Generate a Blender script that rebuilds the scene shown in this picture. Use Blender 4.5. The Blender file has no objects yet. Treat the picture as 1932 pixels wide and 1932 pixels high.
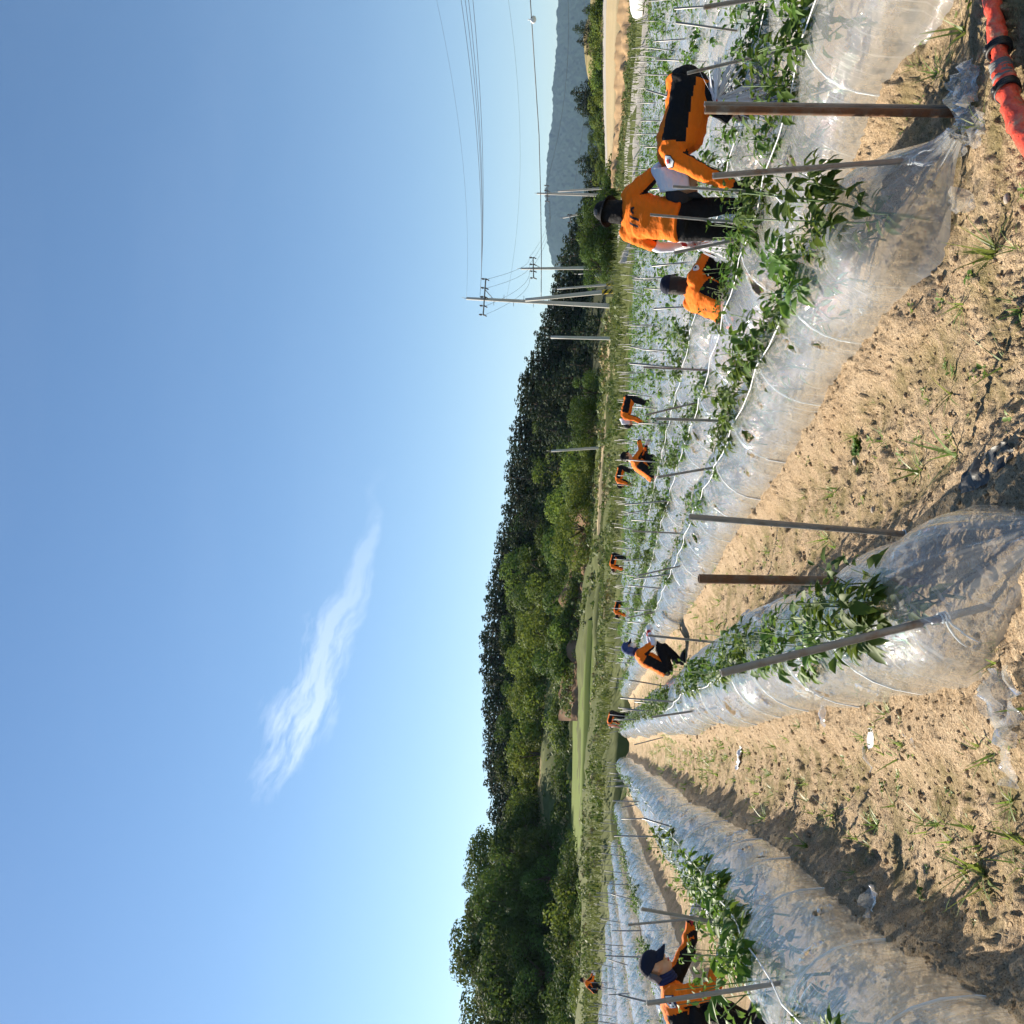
import bpy, bmesh, math, random
import numpy as np
from mathutils import Vector, Matrix, Euler

# ------------------------------------------------------------------ camera, sky, sun, exposure
scene = bpy.context.scene
COL = scene.collection
FOC = 0.927                       # focal length in picture widths
PITCH = math.radians(5.64); ROLL = math.radians(2.46); EYE = 1.55
fw = np.array([0, math.cos(PITCH), math.sin(PITCH)]); u0 = np.array([0, -math.sin(PITCH), math.cos(PITCH)]); r0 = np.array([1., 0, 0])
rt = math.cos(ROLL) * r0 + math.sin(ROLL) * u0
up = -math.sin(ROLL) * r0 + math.cos(ROLL) * u0
cam_d = bpy.data.cameras.new('camera'); cam = bpy.data.objects.new('camera', cam_d); COL.objects.link(cam)
cam_d.sensor_width = 36; cam_d.lens = 36 * FOC; cam_d.clip_start = 0.05; cam_d.clip_end = 20000
# the picture was taken with the phone turned on its side: picture-left is up
cx_, cy_, cz_ = -up, rt, -fw
cam.matrix_world = Matrix(((cx_[0], cy_[0], cz_[0], 0), (cx_[1], cy_[1], cz_[1], 0), (cx_[2], cy_[2], cz_[2], EYE), (0, 0, 0, 1)))
scene.camera = cam
SUN_AZ = math.radians(-46); SUN_EL = math.radians(33)       # azimuth from +Y (forward), negative = to the left
sun_dir = Vector((math.sin(SUN_AZ) * math.cos(SUN_EL), math.cos(SUN_AZ) * math.cos(SUN_EL), math.sin(SUN_EL)))
sl = bpy.data.lights.new('sun', 'SUN'); sl.energy = 5.0; sl.angle = math.radians(0.53); sl.color = (1.0, 0.90, 0.74)
so = bpy.data.objects.new('sun', sl); COL.objects.link(so)
so.rotation_euler = (-sun_dir).to_track_quat('-Z', 'Y').to_euler()
scene.view_settings.view_transform = 'Standard'; scene.view_settings.look = 'None'
scene.view_settings.exposure = 1.2; scene.view_settings.gamma = 1.0; scene.view_settings.use_curve_mapping = False
scene.render.engine = 'CYCLES'
cy = scene.cycles
cy.use_denoising = True
cy.max_bounces = 8; cy.diffuse_bounces = 3; cy.glossy_bounces = 3; cy.transmission_bounces = 4; cy.transparent_max_bounces = 40
cy.volume_bounces = 0; cy.caustics_reflective = False; cy.caustics_refractive = False
cy.use_adaptive_sampling = True; cy.adaptive_threshold = 0.02
try: cy.sample_clamp_indirect = 6
except Exception: pass

def ray(x, y):
    """direction through a picture point given on the 1932-px overview"""
    b = -(x / 1932. - .5) / FOC; a = ((1 - y / 1932.) - .5) / FOC
    return fw + a * rt + b * up
def at_dist(x, y, d):
    v = ray(x, y); return np.array([0, 0, EYE]) + v * (d / math.hypot(v[0], v[1]))
AZ = math.radians(-13.2)
RD = np.array([math.sin(AZ), math.cos(AZ), 0]); RN = np.array([math.cos(AZ), -math.sin(AZ), 0])   # along the rows, across the rows
def on_row(x, y, t):
    v = ray(x, y); k = t / (v @ RN); return np.array([0, 0, EYE]) + v * k
def ts(t, s, z=0.): 
    p = RN * t + RD * s; return np.array([p[0], p[1], z])

world = bpy.data.worlds.new('World'); scene.world = world; world.use_nodes = True
wn = world.node_tree; wn.nodes.clear(); L = wn.links.new
def wnode(t, **k):
    n = wn.nodes.new(t)
    for a, b in k.items(): setattr(n, a, b)
    return n
wo = wnode('ShaderNodeOutputWorld'); bg = wnode('ShaderNodeBackground'); L(bg.outputs[0], wo.inputs[0])
sky = wnode('ShaderNodeTexSky', sky_type='NISHITA', sun_disc=False)
sky.sun_elevation = SUN_EL; sky.sun_rotation = SUN_AZ; sky.altitude = 50; sky.air_density = 1.0; sky.dust_density = 0.03; sky.ozone_density = 1.5
bg.inputs[1].default_value = 0.059
# wispy cirrus, fixed to its place in the sky by direction
def sdir(x, y):
    v = Vector(ray(x, y)); v.normalize(); return v
tc = wnode('ShaderNodeTexCoord')
def vmath(op, a, b=None):
    n = wnode('ShaderNodeVectorMath', operation=op); L(a, n.inputs[0])
    if b is not None:
        if isinstance(b, Vector): n.inputs[1].default_value = b
        else: L(b, n.inputs[1])
    return n
def wm(op, a, b=None, clamp=False):
    n = wnode('ShaderNodeMath', operation=op, use_clamp=clamp)
    for i, q in enumerate((a, b)):
        if q is None: continue
        if isinstance(q, (int, float)): n.inputs[i].default_value = q
        else: L(q, n.inputs[i])
    return n.outputs[0]
ctr = sdir(618, 1220); e1 = sdir(700, 1010) - sdir(540, 1430); e1 = (e1 - ctr * e1.dot(ctr)).normalized(); e2 = ctr.cross(e1)
nz = wnode('ShaderNodeTexNoise'); nz.inputs['Scale'].default_value = 9.0; nz.inputs['Detail'].default_value = 5; L(tc.outputs['Generated'], nz.inputs['Vector'])
wob = vmath('SCALE', vmath('SUBTRACT', nz.outputs['Color'], Vector((.5, .5, .5))).outputs[0]); wob.inputs['Scale'].default_value = 0.06
dirw = vmath('ADD', tc.outputs['Generated'], wob.outputs[0])
pa = vmath('DOT_PRODUCT', dirw.outputs[0], e1).outputs['Value']; pb = vmath('DOT_PRODUCT', dirw.outputs[0], e2).outputs['Value']
fr = vmath('DOT_PRODUCT', tc.outputs['Generated'], ctr).outputs['Value']
# body near the blunt end (pa about -0.1), long thin tail towards pa = +0.19
wid = wm('MAXIMUM', wm('SUBTRACT', 0.036, wm('MULTIPLY', wm('ABSOLUTE', wm('ADD', pa, 0.075)), 0.15)), 0.006)
cvd = wm('DIVIDE', wm('ADD', pb, wm('MULTIPLY', wm('MULTIPLY', pa, pa), 0.35)), wid); q1 = wm('MULTIPLY', cvd, cvd)
q2 = wm('DIVIDE', wm('SUBTRACT', pa, 0.02), 0.185); q2 = wm('MULTIPLY', q2, q2); q2 = wm('MULTIPLY', q2, q2)
msk = wm('SUBTRACT', 1.0, wm('ADD', wm('MULTIPLY', q1, .6), q2))
cmb = wnode('ShaderNodeCombineXYZ'); L(wm('MULTIPLY', pa, 9.0), cmb.inputs[0]); L(wm('MULTIPLY', pb, 42.0), cmb.inputs[1])
n2 = wnode('ShaderNodeTexNoise'); n2.inputs['Scale'].default_value = 1.6; n2.inputs['Detail'].default_value = 8; n2.inputs['Roughness'].default_value = .62
L(cmb.outputs[0], n2.inputs['Vector'])
cfac = wm('ADD', wm('MULTIPLY', msk, 0.75), wm('MULTIPLY', wm('SUBTRACT', n2.outputs['Fac'], 0.53), 3.4)); cfac = wm('MULTIPLY', wm('MAXIMUM', cfac, 0.0), wm('MAXIMUM', wm('MULTIPLY', wm('ADD', msk, .25), 1.2), 0.0), True)
cfac = wm('MULTIPLY', cfac, wm('GREATER_THAN', fr, 0.5)); cfac = wm('MULTIPLY', cfac, wm('SUBTRACT', 0.32, wm('MULTIPLY', pa, 1.5)))
# a very thin high veil everywhere, as thin cirrus haze
mp = wnode('ShaderNodeMapping'); mp.inputs['Scale'].default_value = (1.2, 5, 7); mp.inputs['Rotation'].default_value = (0.3, 0.5, 0.4)
L(tc.outputs['Generated'], mp.inputs['Vector'])
n3 = wnode('ShaderNodeTexNoise'); n3.inputs['Scale'].default_value = 1.6; n3.inputs['Detail'].default_value = 5; L(mp.outputs[0], n3.inputs['Vector'])
veil = wm('MULTIPLY', wm('SUBTRACT', n3.outputs['Fac'], 0.5, True), 0.05, True)
cf = wm('MAXIMUM', cfac, veil)
mixc = wnode('ShaderNodeMix', data_type='RGBA'); L(cf, mixc.inputs['Factor']); hsv = wnode('ShaderNodeHueSaturation'); hsv.inputs['Saturation'].default_value = 1.13; L(sky.outputs[0], hsv.inputs['Color']); L(hsv.outputs[0], mixc.inputs['A']); mixc.inputs['B'].default_value = (9.5, 10.3, 11.6, 1)
L(mixc.outputs['Result'], bg.inputs[0])

# ------------------------------------------------------------------ helpers
rng = np.random.default_rng(7); random.seed(7)
def hash2(ix, iy, seed):
    h = (ix.astype(np.int64) * 374761393 + iy.astype(np.int64) * 668265263 + seed * 1274126177) & 0xffffffff
    h = ((h ^ (h >> 13)) * 1274126177) & 0xffffffff
    return ((h ^ (h >> 16)) & 0xffffff) / float(0xffffff)
def vnoise(x, y, seed=0):
    x = np.asarray(x, float); y = np.asarray(y, float)
    ix = np.floor(x); iy = np.floor(y); fx = x - ix; fy = y - iy
    fx = fx * fx * (3 - 2 * fx); fy = fy * fy * (3 - 2 * fy)
    a = hash2(ix, iy, seed); b = hash2(ix + 1, iy, seed); c = hash2(ix, iy + 1, seed); d = hash2(ix + 1, iy + 1, seed)
    return (a + (b - a) * fx) * (1 - fy) + (c + (d - c) * fx) * fy - .5
def fbm(x, y, seed=0, oct=3, gain=.5):
    r = 0; a = 1.
    for i in range(oct):
        r = r + a * vnoise(x * 2 ** i + 13.7 * i, y * 2 ** i - 7.1 * i, seed + i); a *= gain
    return r
def sstep(a, b, x):
    k = np.clip((x - a) / (b - a), 0, 1); return k * k * (3 - 2 * k)

def mesh_np(name, verts, quads=None, tris=None, mat=None, smooth=True, midx=None, uv=None):
    me = bpy.data.meshes.new(name)
    verts = np.asarray(verts, np.float32).reshape(-1, 3)
    faces = []; nl = 0; loops = []; starts = []
    nq = 0 if quads is None else len(quads); nt = 0 if tris is None else len(tris)
    me.vertices.add(len(verts)); me.vertices.foreach_set('co', verts.ravel())
    li = np.concatenate([np.asarray(quads, np.int32).ravel() if nq else np.zeros(0, np.int32), np.asarray(tris, np.int32).ravel() if nt else np.zeros(0, np.int32)])
    ls = np.concatenate([np.arange(nq) * 4, nq * 4 + np.arange(nt) * 3]).astype(np.int32)
    me.loops.add(len(li)); me.loops.foreach_set('vertex_index', li)
    me.polygons.add(nq + nt); me.polygons.foreach_set('loop_start', ls)
    if smooth: me.polygons.foreach_set('use_smooth', np.ones(nq + nt, bool))
    if midx is not None: me.polygons.foreach_set('material_index', np.asarray(midx, np.int32))
    if uv is not None:
        l = me.uv_layers.new(name='UVMap'); l.data.foreach_set('uv', np.asarray(uv, np.float32)[li].ravel())
    me.update(calc_edges=True); me.validate()
    for m in (mat if isinstance(mat, (list, tuple)) else [mat]):
        if m is not None: me.materials.append(m)
    return me
def link(name, me, parent=None, loc=None, rotz=None):
    o = bpy.data.objects.new(name, me); COL.objects.link(o)
    if parent is not None: o.parent = parent
    if loc is not None: o.location = [float(q) for q in loc]
    if rotz is not None: o.rotation_euler = (0, 0, rotz)
    return o
def tag(o, label=None, cat=None, group=None, kind=None):
    if label: o['label'] = label
    if cat: o['category'] = cat
    if group: o['group'] = group
    if kind: o['kind'] = kind
    return o
def grid_quads(ni, nj, off=0):
    i, j = np.meshgrid(np.arange(ni - 1), np.arange(nj - 1), indexing='ij')
    a = (i * nj + j).ravel() + off
    return np.stack([a, a + nj, a + nj + 1, a + 1], 1)
def tube_np(pts, rad, seg=6, caps=True):
    """verts, quads, tris of a tube along pts; rad scalar or per point"""
    P = np.asarray(pts, float); n = len(P); rad = np.broadcast_to(np.asarray(rad, float), (n,))
    T = np.gradient(P, axis=0); T /= np.linalg.norm(T, axis=1)[:, None] + 1e-9
    ref = np.array([0, 0, 1.]) if abs(T[0][2]) < .9 else np.array([1., 0, 0])
    V = []
    for i in range(n):
        A = np.cross(T[i], ref); A /= np.linalg.norm(A) + 1e-9; B = np.cross(T[i], A)
        ref = -np.cross(T[i], A) if False else ref
        an = np.linspace(0, 2 * math.pi, seg, endpoint=False)
        V.append(P[i] + rad[i] * (np.cos(an)[:, None] * A + np.sin(an)[:, None] * B))
    V = np.concatenate(V); Q = []
    for i in range(n - 1):
        for k in range(seg): Q.append((i * seg + k, i * seg + (k + 1) % seg, (i + 1) * seg + (k + 1) % seg, (i + 1) * seg + k))
    Tt = []
    if caps:
        for k in range(1, seg - 1): Tt.append((0, k + 1, k)); Tt.append(((n - 1) * seg, (n - 1) * seg + k, (n - 1) * seg + k + 1))
    return V, np.array(Q).reshape(-1, 4), np.array(Tt).reshape(-1, 3)
class MB:
    """collects pieces into one mesh"""
    def __init__(s): s.v = []; s.q = []; s.t = []; s.qm = []; s.tm = []; s.n = 0
    def add(s, V, Q=None, T=None, m=0):
        V = np.asarray(V, float).reshape(-1, 3)
        if Q is not None and len(Q): s.q.append(np.asarray(Q) + s.n); s.qm.append(np.full(len(Q), m))
        if T is not None and len(T): s.t.append(np.asarray(T) + s.n); s.tm.append(np.full(len(T), m))
        s.v.append(V); s.n += len(V); return s
    def tube(s, pts, rad, seg=6, m=0, caps=True):
        V, Q, T = tube_np(pts, rad, seg, caps); return s.add(V, Q, T, m)
    def box(s, c, d, R=None, m=0):
        c = np.asarray(c, float); d = np.asarray(d, float) / 2
        V = np.array([[i, j, k] for i in (-1, 1) for j in (-1, 1) for k in (-1, 1)]) * d
        if R is not None: V = V @ np.asarray(R).T
        return s.add(V + c, [(0, 1, 3, 2), (4, 6, 7, 5), (0, 4, 5, 1), (2, 3, 7, 6), (0, 2, 6, 4), (1, 5, 7, 3)], None, m)
    def mesh(s, name, mat, smooth=True, uv=None):
        q = np.concatenate(s.q) if s.q else None; t = np.concatenate(s.t) if s.t else None
        mi = np.concatenate(s.qm + s.tm) if (s.qm or s.tm) else None
        return mesh_np(name, np.concatenate(s.v), q, t, mat, smooth, mi, uv)

# ------------------------------------------------------------------ materials
MAT = {}
class NT:
    def __init__(s, name):
        m = bpy.data.materials.new(name); m.use_nodes = True; s.m = m; s.t = m.node_tree; s.t.nodes.clear(); MAT[name] = m
        s.out = s.n('ShaderNodeOutputMaterial')
    def n(s, t, **k):
        q = s.t.nodes.new(t)
        for a, b in k.items():
            if a.startswith('i_'): q.inputs[a[2:].replace('_', ' ')].default_value = b
            else: setattr(q, a, b)
        return q
    def l(s, a, b): s.t.links.new(a, b)
    def math(s, op, a, b=None, clamp=False):
        q = s.n('ShaderNodeMath', operation=op, use_clamp=clamp)
        for i, v in enumerate((a, b)):
            if v is None: continue
            if isinstance(v, (int, float)): q.inputs[i].default_value = v
            else: s.l(v, q.inputs[i])
        return q.outputs[0]
    def noise(s, scale, detail=3, rough=.5, vec=None):
        q = s.n('ShaderNodeTexNoise'); q.inputs['Scale'].default_value = scale; q.inputs['Detail'].default_value = detail; q.inputs['Roughness'].default_value = rough
        if vec is not None: s.l(vec, q.inputs['Vector'])
        return q.outputs['Fac']
    def pos(s): return s.n('ShaderNodeNewGeometry').outputs['Position']
    def obj(s): return s.n('ShaderNodeTexCoord').outputs['Object']
    def ramp(s, fac, stops):
        q = s.n('ShaderNodeValToRGB'); e = q.color_ramp.elements
        while len(e) < len(stops): e.new(.5)
        for el, (p, c) in zip(e, stops): el.position = p; el.color = (*c, 1)
        s.l(fac, q.inputs[0]); return q.outputs[0]
    def mixc(s, f, a, b):
        q = s.n('ShaderNodeMix', data_type='RGBA')
        for sock, v in (('Factor', f), ('A', a), ('B', b)):
            if isinstance(v, (int, float)): q.inputs[sock].default_value = v
            elif isinstance(v, tuple): q.inputs[sock].default_value = (*v, 1)
            else: s.l(v, q.inputs[sock])
        return q.outputs['Result']
    def bump(s, h, st=.5, dist=.01, normal=None):
        q = s.n('ShaderNodeBump'); q.inputs['Strength'].default_value = st; q.inputs['Distance'].default_value = dist; s.l(h, q.inputs['Height'])
        if normal is not None: s.l(normal, q.inputs['Normal'])
        return q.outputs[0]
    def bsdf(s, col, rough=.8, metal=0., normal=None, spec=.4, **k):
        b = s.n('ShaderNodeBsdfPrincipled')
        if isinstance(col, tuple): b.inputs['Base Color'].default_value = (*col, 1)
        else: s.l(col, b.inputs['Base Color'])
        if isinstance(rough, (int, float)): b.inputs['Roughness'].default_value = rough
        else: s.l(rough, b.inputs['Roughness'])
        b.inputs['Metallic'].default_value = metal; b.inputs['Specular IOR Level'].default_value = spec
        if normal is not None: s.l(normal, b.inputs['Normal'])
        for a, v in k.items(): b.inputs[a.replace('_', ' ')].default_value = v
        return b
    def done(s, sh): s.l(sh.outputs[0] if hasattr(sh, 'outputs') else sh, s.out.inputs[0]); return s.m

def simple(name, col, rough=.7, metal=0., spec=.4, var=.15, vscale=12, bump=0., bscale=60, co='obj'):
    n = NT(name); v = n.obj() if co == 'obj' else n.pos()
    c = n.mixc(n.noise(vscale, 4, .6, v), tuple(q * (1 - var) for q in col), tuple(min(1, q * (1 + var)) for q in col))
    nm = n.bump(n.noise(bscale, 3, .6, v), bump, .01) if bump else None
    return n.done(n.bsdf(c, rough, metal, nm, spec))

# soil: pale granitic sand, coarse grains, damp / algae patches
n = NT('soil'); p = n.pos()
big = n.noise(.9, 4, .6, p); mid = n.noise(7, 4, .65, p); fine = n.noise(42, 4, .75, p); gr = n.noise(120, 3, .8, p)
c = n.ramp(n.math('ADD', n.math('MULTIPLY', mid, .5), n.math('MULTIPLY', fine, .5)), [(.30, (.29, .195, .115)), (.46, (.58, .415, .255)), (.62, (.72, .545, .36))])
c = n.mixc(n.math('MULTIPLY', n.math('SUBTRACT', big, .5, True), 2.2, True), c, (.57, .37, .195))
sp = n.math('MULTIPLY', n.math('SUBTRACT', gr, .53, True), 9, True); c = n.mixc(n.math('MULTIPLY', sp, .7), c, (.82, .68, .48))
dk = n.math('MULTIPLY', n.math('SUBTRACT', .46, gr, True), 11, True); c = n.mixc(n.math('MULTIPLY', dk, .85), c, (.11, .07, .04))
at = n.n('ShaderNodeAttribute', attribute_name='algae')
alg = n.math('MULTIPLY', at.outputs['Fac'], n.math('MULTIPLY', n.math('SUBTRACT', n.noise(3.1, 5, .6, p), .42, True), 4.5, True), True)
c = n.mixc(n.math('MULTIPLY', alg, .7), c, (.19, .165, .055))
cr = n.n('ShaderNodeTexVoronoi', feature='DISTANCE_TO_EDGE'); cr.inputs['Scale'].default_value = 5.5
vw = n.n('ShaderNodeVectorMath', operation='ADD'); nzv = n.n('ShaderNodeTexNoise'); nzv.inputs['Scale'].default_value = 9; n.l(p, nzv.inputs['Vector'])
sc_ = n.n('ShaderNodeVectorMath', operation='SCALE'); sc_.inputs['Scale'].default_value = .16; n.l(nzv.outputs['Color'], sc_.inputs[0]); n.l(p, vw.inputs[0]); n.l(sc_.outputs[0], vw.inputs[1])
n.l(vw.outputs[0], cr.inputs['Vector'])
crk = n.math('MULTIPLY', n.math('LESS_THAN', cr.outputs['Distance'], .006), n.math('MULTIPLY', at.outputs['Fac'], n.math('GREATER_THAN', n.noise(2.2, 2, .5, p), .5)))
h = n.math('ADD', n.math('MULTIPLY', fine, .8), n.math('ADD', n.math('MULTIPLY', gr, .35), n.math('MULTIPLY', mid, .8)))
h = n.math('SUBTRACT', h, n.math('MULTIPLY', crk, .8))
n.done(n.bsdf(c, .95, 0, n.bump(h, 1.0, .05), .15))
simple('grass_ground', (.10, .12, .035), .95, var=.5, vscale=.5, bump=.6, bscale=3, co='pos', spec=.1)
simple('base_ground', (.13, .13, .06), .95, var=.4, vscale=.05, co='pos', spec=.1)

# clear polythene film
def film(name, haze, wr):
    n = NT(name); uv = n.n('ShaderNodeUVMap').outputs[0]
    mp = n.n('ShaderNodeMapping'); mp.inputs['Scale'].default_value = (34, 1.3, 1); n.l(uv, mp.inputs['Vector'])
    w1 = n.noise(1.0, 4, .6, mp.outputs[0])
    mp2 = n.n('ShaderNodeMapping'); mp2.inputs['Scale'].default_value = (5, 6, 1); mp2.inputs['Rotation'].default_value = (0, 0, .5); n.l(uv, mp2.inputs['Vector'])
    w2 = n.noise(1.0, 4, .6, mp2.outputs[0])
    nm = n.bump(n.math('ADD', n.math('MULTIPLY', w1, .7), w2), wr, .03)
    lw = n.n('ShaderNodeLayerWeight', i_Blend=.5); n.l(nm, lw.inputs['Normal'])
    fz = n.math('ADD', n.math('MULTIPLY', n.math('POWER', lw.outputs['Facing'], 2.8), .70), .06, True)
    gl = n.n('ShaderNodeBsdfGlossy', i_Roughness=.02); gl.inputs['Color'].default_value = (1, 1, 1, 1); n.l(nm, gl.inputs['Normal'])
    tr = n.n('ShaderNodeBsdfTransparent'); tr.inputs['Color'].default_value = (.95, .97, .97, 1)
    df = n.n('ShaderNodeBsdfDiffuse'); df.inputs['Color'].default_value = (.78, .82, .86, 1)
    tl = n.n('ShaderNodeBsdfTranslucent'); tl.inputs['Color'].default_value = (.78, .82, .86, 1)
    sx = n.n('ShaderNodeSeparateXYZ'); n.l(uv, sx.inputs[0]); ed = n.math('ABSOLUTE', n.math('SUBTRACT', sx.outputs[1], 1.5708)); ed = n.math('MULTIPLY', n.math('SUBTRACT', ed, 1.12, True), 2.0, True)
    ed = n.math('MULTIPLY', ed, n.math('ADD', n.math('MULTIPLY', w2, 1.3), -.1, True), True); fc = n.mixc(ed, (.92, .92, .90), (.50, .40, .27)); n.l(fc, df.inputs['Color']); n.l(fc, tl.inputs['Color'])
    dt = n.n('ShaderNodeMixShader', i_Fac=.42); n.l(df.outputs[0], dt.inputs[1]); n.l(tl.outputs[0], dt.inputs[2])
    mp3 = n.n('ShaderNodeMapping'); mp3.inputs['Scale'].default_value = (2.2, 3, 1); n.l(uv, mp3.inputs['Vector'])
    hz = n.math('ADD', n.math('MULTIPLY', n.math('SUBTRACT', n.noise(1.0, 5, .65, mp3.outputs[0]), .35, True), .45), haze, True)
    hz = n.math('ADD', hz, n.math('MULTIPLY', n.math('MULTIPLY', n.math('SUBTRACT', w1, .56, True), 6, True), .30), True)
    hz = n.math('ADD', hz, n.math('MULTIPLY', ed, .35), True)
    m1 = n.n('ShaderNodeMixShader'); n.l(hz, m1.inputs[0]); n.l(tr.outputs[0], m1.inputs[1]); n.l(dt.outputs[0], m1.inputs[2])
    m2 = n.n('ShaderNodeMixShader'); n.l(fz, m2.inputs[0]); n.l(m1.outputs[0], m2.inputs[1]); n.l(gl.outputs[0], m2.inputs[2])
    return n.done(m2)
film('film', .20, .5); film('film_scrap', .10, .45)
n = NT('tie_white'); d1 = n.n('ShaderNodeBsdfDiffuse'); d1.inputs['Color'].default_value = (.85, .86, .9, 1); d2 = n.n('ShaderNodeBsdfTranslucent'); d2.inputs['Color'].default_value = (.85, .86, .9, 1)
mx = n.n('ShaderNodeMixShader', i_Fac=.5); n.l(d1.outputs[0], mx.inputs[1]); n.l(d2.outputs[0], mx.inputs[2]); n.done(mx)
simple('rope', (.78, .80, .82), .6, var=.05)
simple('hoop_wire', (.75, .78, .8), .45, var=.08)
n = NT('steel'); o_ = n.obj()
st = n.mixc(n.noise(18, 4, .6, o_), (.16, .155, .15), (.30, .30, .30))
st = n.mixc(n.math('MULTIPLY', n.math('SUBTRACT', n.noise(5, 5, .7, o_), .56, True), 7, True), st, (.17, .10, .06))
n.done(n.bsdf(st, .5, .45, n.bump(n.noise(90, 3, .6, o_), .15, .004)))
n = NT('rusty_steel'); o_ = n.obj()
rn = n.noise(9, 6, .7, o_)
st = n.ramp(rn, [(.30, (.20, .20, .19)), (.42, (.17, .12, .085)), (.55, (.15, .07, .035)), (.72, (.24, .115, .05))])
n.done(n.bsdf(st, .75, .25, n.bump(n.noise(70, 4, .7, o_), .5, .004)))
# foliage
def leafmat(name, col, col2, rough=.42, trans=.35, sc=9, spec=.45):
    n = NT(name); v = n.pos()
    oi = n.n('ShaderNodeObjectInfo').outputs['Random']
    c = n.mixc(n.noise(sc, 3, .6, v), col, col2)
    hs = n.n('ShaderNodeHueSaturation'); n.l(c, hs.inputs['Color']); n.l(n.math('ADD', n.math('MULTIPLY', oi, .5), .75), hs.inputs['Value'])
    n.l(n.math('ADD', n.math('MULTIPLY', oi, .03), .485), hs.inputs['Hue'])
    b = n.bsdf(hs.outputs[0], rough, 0, None, spec)
    t = n.n('ShaderNodeBsdfTranslucent'); hs2 = n.n('ShaderNodeHueSaturation'); hs2.inputs['Value'].default_value = 1.5; hs2.inputs['Hue'].default_value = .48; n.l(hs.outputs[0], hs2.inputs['Color']); n.l(hs2.outputs[0], t.inputs['Color'])
    mx = n.n('ShaderNodeMixShader', i_Fac=trans); n.l(b.outputs[0], mx.inputs[1]); n.l(t.outputs[0], mx.inputs[2])
    return n.done(mx)
leafmat('pepper_leaf', (.042, .10, .014), (.11, .195, .03), .6, .3, 9, .25)
leafmat('pepper_stem', (.08, .15, .04), (.12, .19, .06), .5, .1)
leafmat('weed_leaf', (.07, .11, .025), (.14, .165, .045), .7, .25)
leafmat('grass_blade', (.10, .19, .03), (.19, .25, .06), .5, .35)
leafmat('broad_leaf', (.045, .082, .018), (.095, .145, .03), .75, .22, .35, .1)
leafmat('broad_leaf_bright', (.09, .145, .022), (.18, .235, .043), .75, .24, .35, .1)
leafmat('pine_needle', (.022, .038, .018), (.045, .065, .028), .8, .1, .35, .1)
leafmat('far_leaf', (.05, .085, .03), (.085, .115, .045), .8, .1, .05)
simple('bark', (.10, .075, .055), .9, var=.3, vscale=3, spec=.1)

# ------------------------------------------------------------------ the field: beds, furrows, tunnels
RIGHT = [2.70, 4.05, 5.45] + [5.45 + 1.42 * k for k in range(1, 17)]
LEFT = [-1.22, -3.4, -5.3, -7.2, -9.1, -11.0, -12.9, -14.8, -16.7, -18.6, -20.5]
CEN = 0.68
ROWS = sorted(LEFT) + [CEN] + RIGHT
S_END = {}
def row_end(t): return 52 - 0.25 * max(0, t - 3) - 0.15 * max(0, -t - 3)
def wob(t0, s): return .045 * np.sin(s * .55 + t0 * 3) + .03 * np.sin(s * 1.3 + t0 * 7)
def base_z(t, s):
    t = np.asarray(t, float); s = np.asarray(s, float)
    z = .004 * np.logaddexp(0, (t - 4) / 1.2) * 1.2 + .036 * np.logaddexp(0, (-t - 4) / 1.5) * 1.5
    z = z * sstep(-2, 12, s) - .0045 * np.clip(s - 8, 0, 60) * sstep(8, 1, np.abs(t - .5))
    return z + .04 * fbm(t * .25, s * .12, 5, 2)
ROWA = np.array(ROWS)
def bed_z(t, s):
    t = np.asarray(t, float); k = np.zeros_like(t); 
    for r in ROWS:
        d = np.abs(t - r - wob(r, s))
        hgt = .13 if r > -1.3 else .15
        k = np.maximum(k, hgt * sstep(.76, .44, d))
    st = np.where(t > 2.0, 4.75, 1.2) 
    k = k * sstep(st - .55, st, s) * sstep(1.5, 0, s - row_end(0) - 1)
    return k
def ground_z(t, s, fine=False): return base_z(t, s) + bed_z(t, s)

az_in = np.radians(np.linspace(-33, 33, 760)); az_l = np.radians(np.linspace(-80, -33.3, 70)); az_r = np.radians(np.linspace(33.3, 80, 70))
azs = np.concatenate([az_l, az_in, az_r]); nr = 760
ds = 1.0 * np.exp(np.linspace(0, math.log(66), nr))
DD, AA = np.meshgrid(ds, azs, indexing='ij')
X = DD * np.sin(AA); Y = DD * np.cos(AA); T_ = X * RN[0] + Y * RN[1]; S_ = X * RD[0] + Y * RD[1]
bz = bed_z(T_, S_); Zg = base_z(T_, S_) + bz
near = np.exp(-DD / 14)
Zg += .030 * fbm(X * 2.2, Y * 2.2, 11, 3) * (0.4 + .6 * near)
cl = fbm(X * 9, Y * 9, 21, 3, .6); Zg += .020 * np.clip(cl, -.2, 1) * (0.3 + near)
cl2 = fbm(X * 17 + 3 * vnoise(X * 5, Y * 5, 77), Y * 17 + 3 * vnoise(X * 5, Y * 5, 78), 31, 3, .65); Zg += .024 * np.clip(np.abs(cl2) - .12, 0, 1) * near * 2 * (1 + 1.6 * vnoise(X * 1.3, Y * 1.3, 79))
Zg += .013 * vnoise(X * 50, Y * 50, 41) * near
slope_ = sstep(.01, .05, bz) * sstep(.14, .10, bz); Zg += .024 * np.abs(fbm(X * 13, Y * 13, 91, 3, .6)) * slope_ * (0.3 + near)
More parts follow.
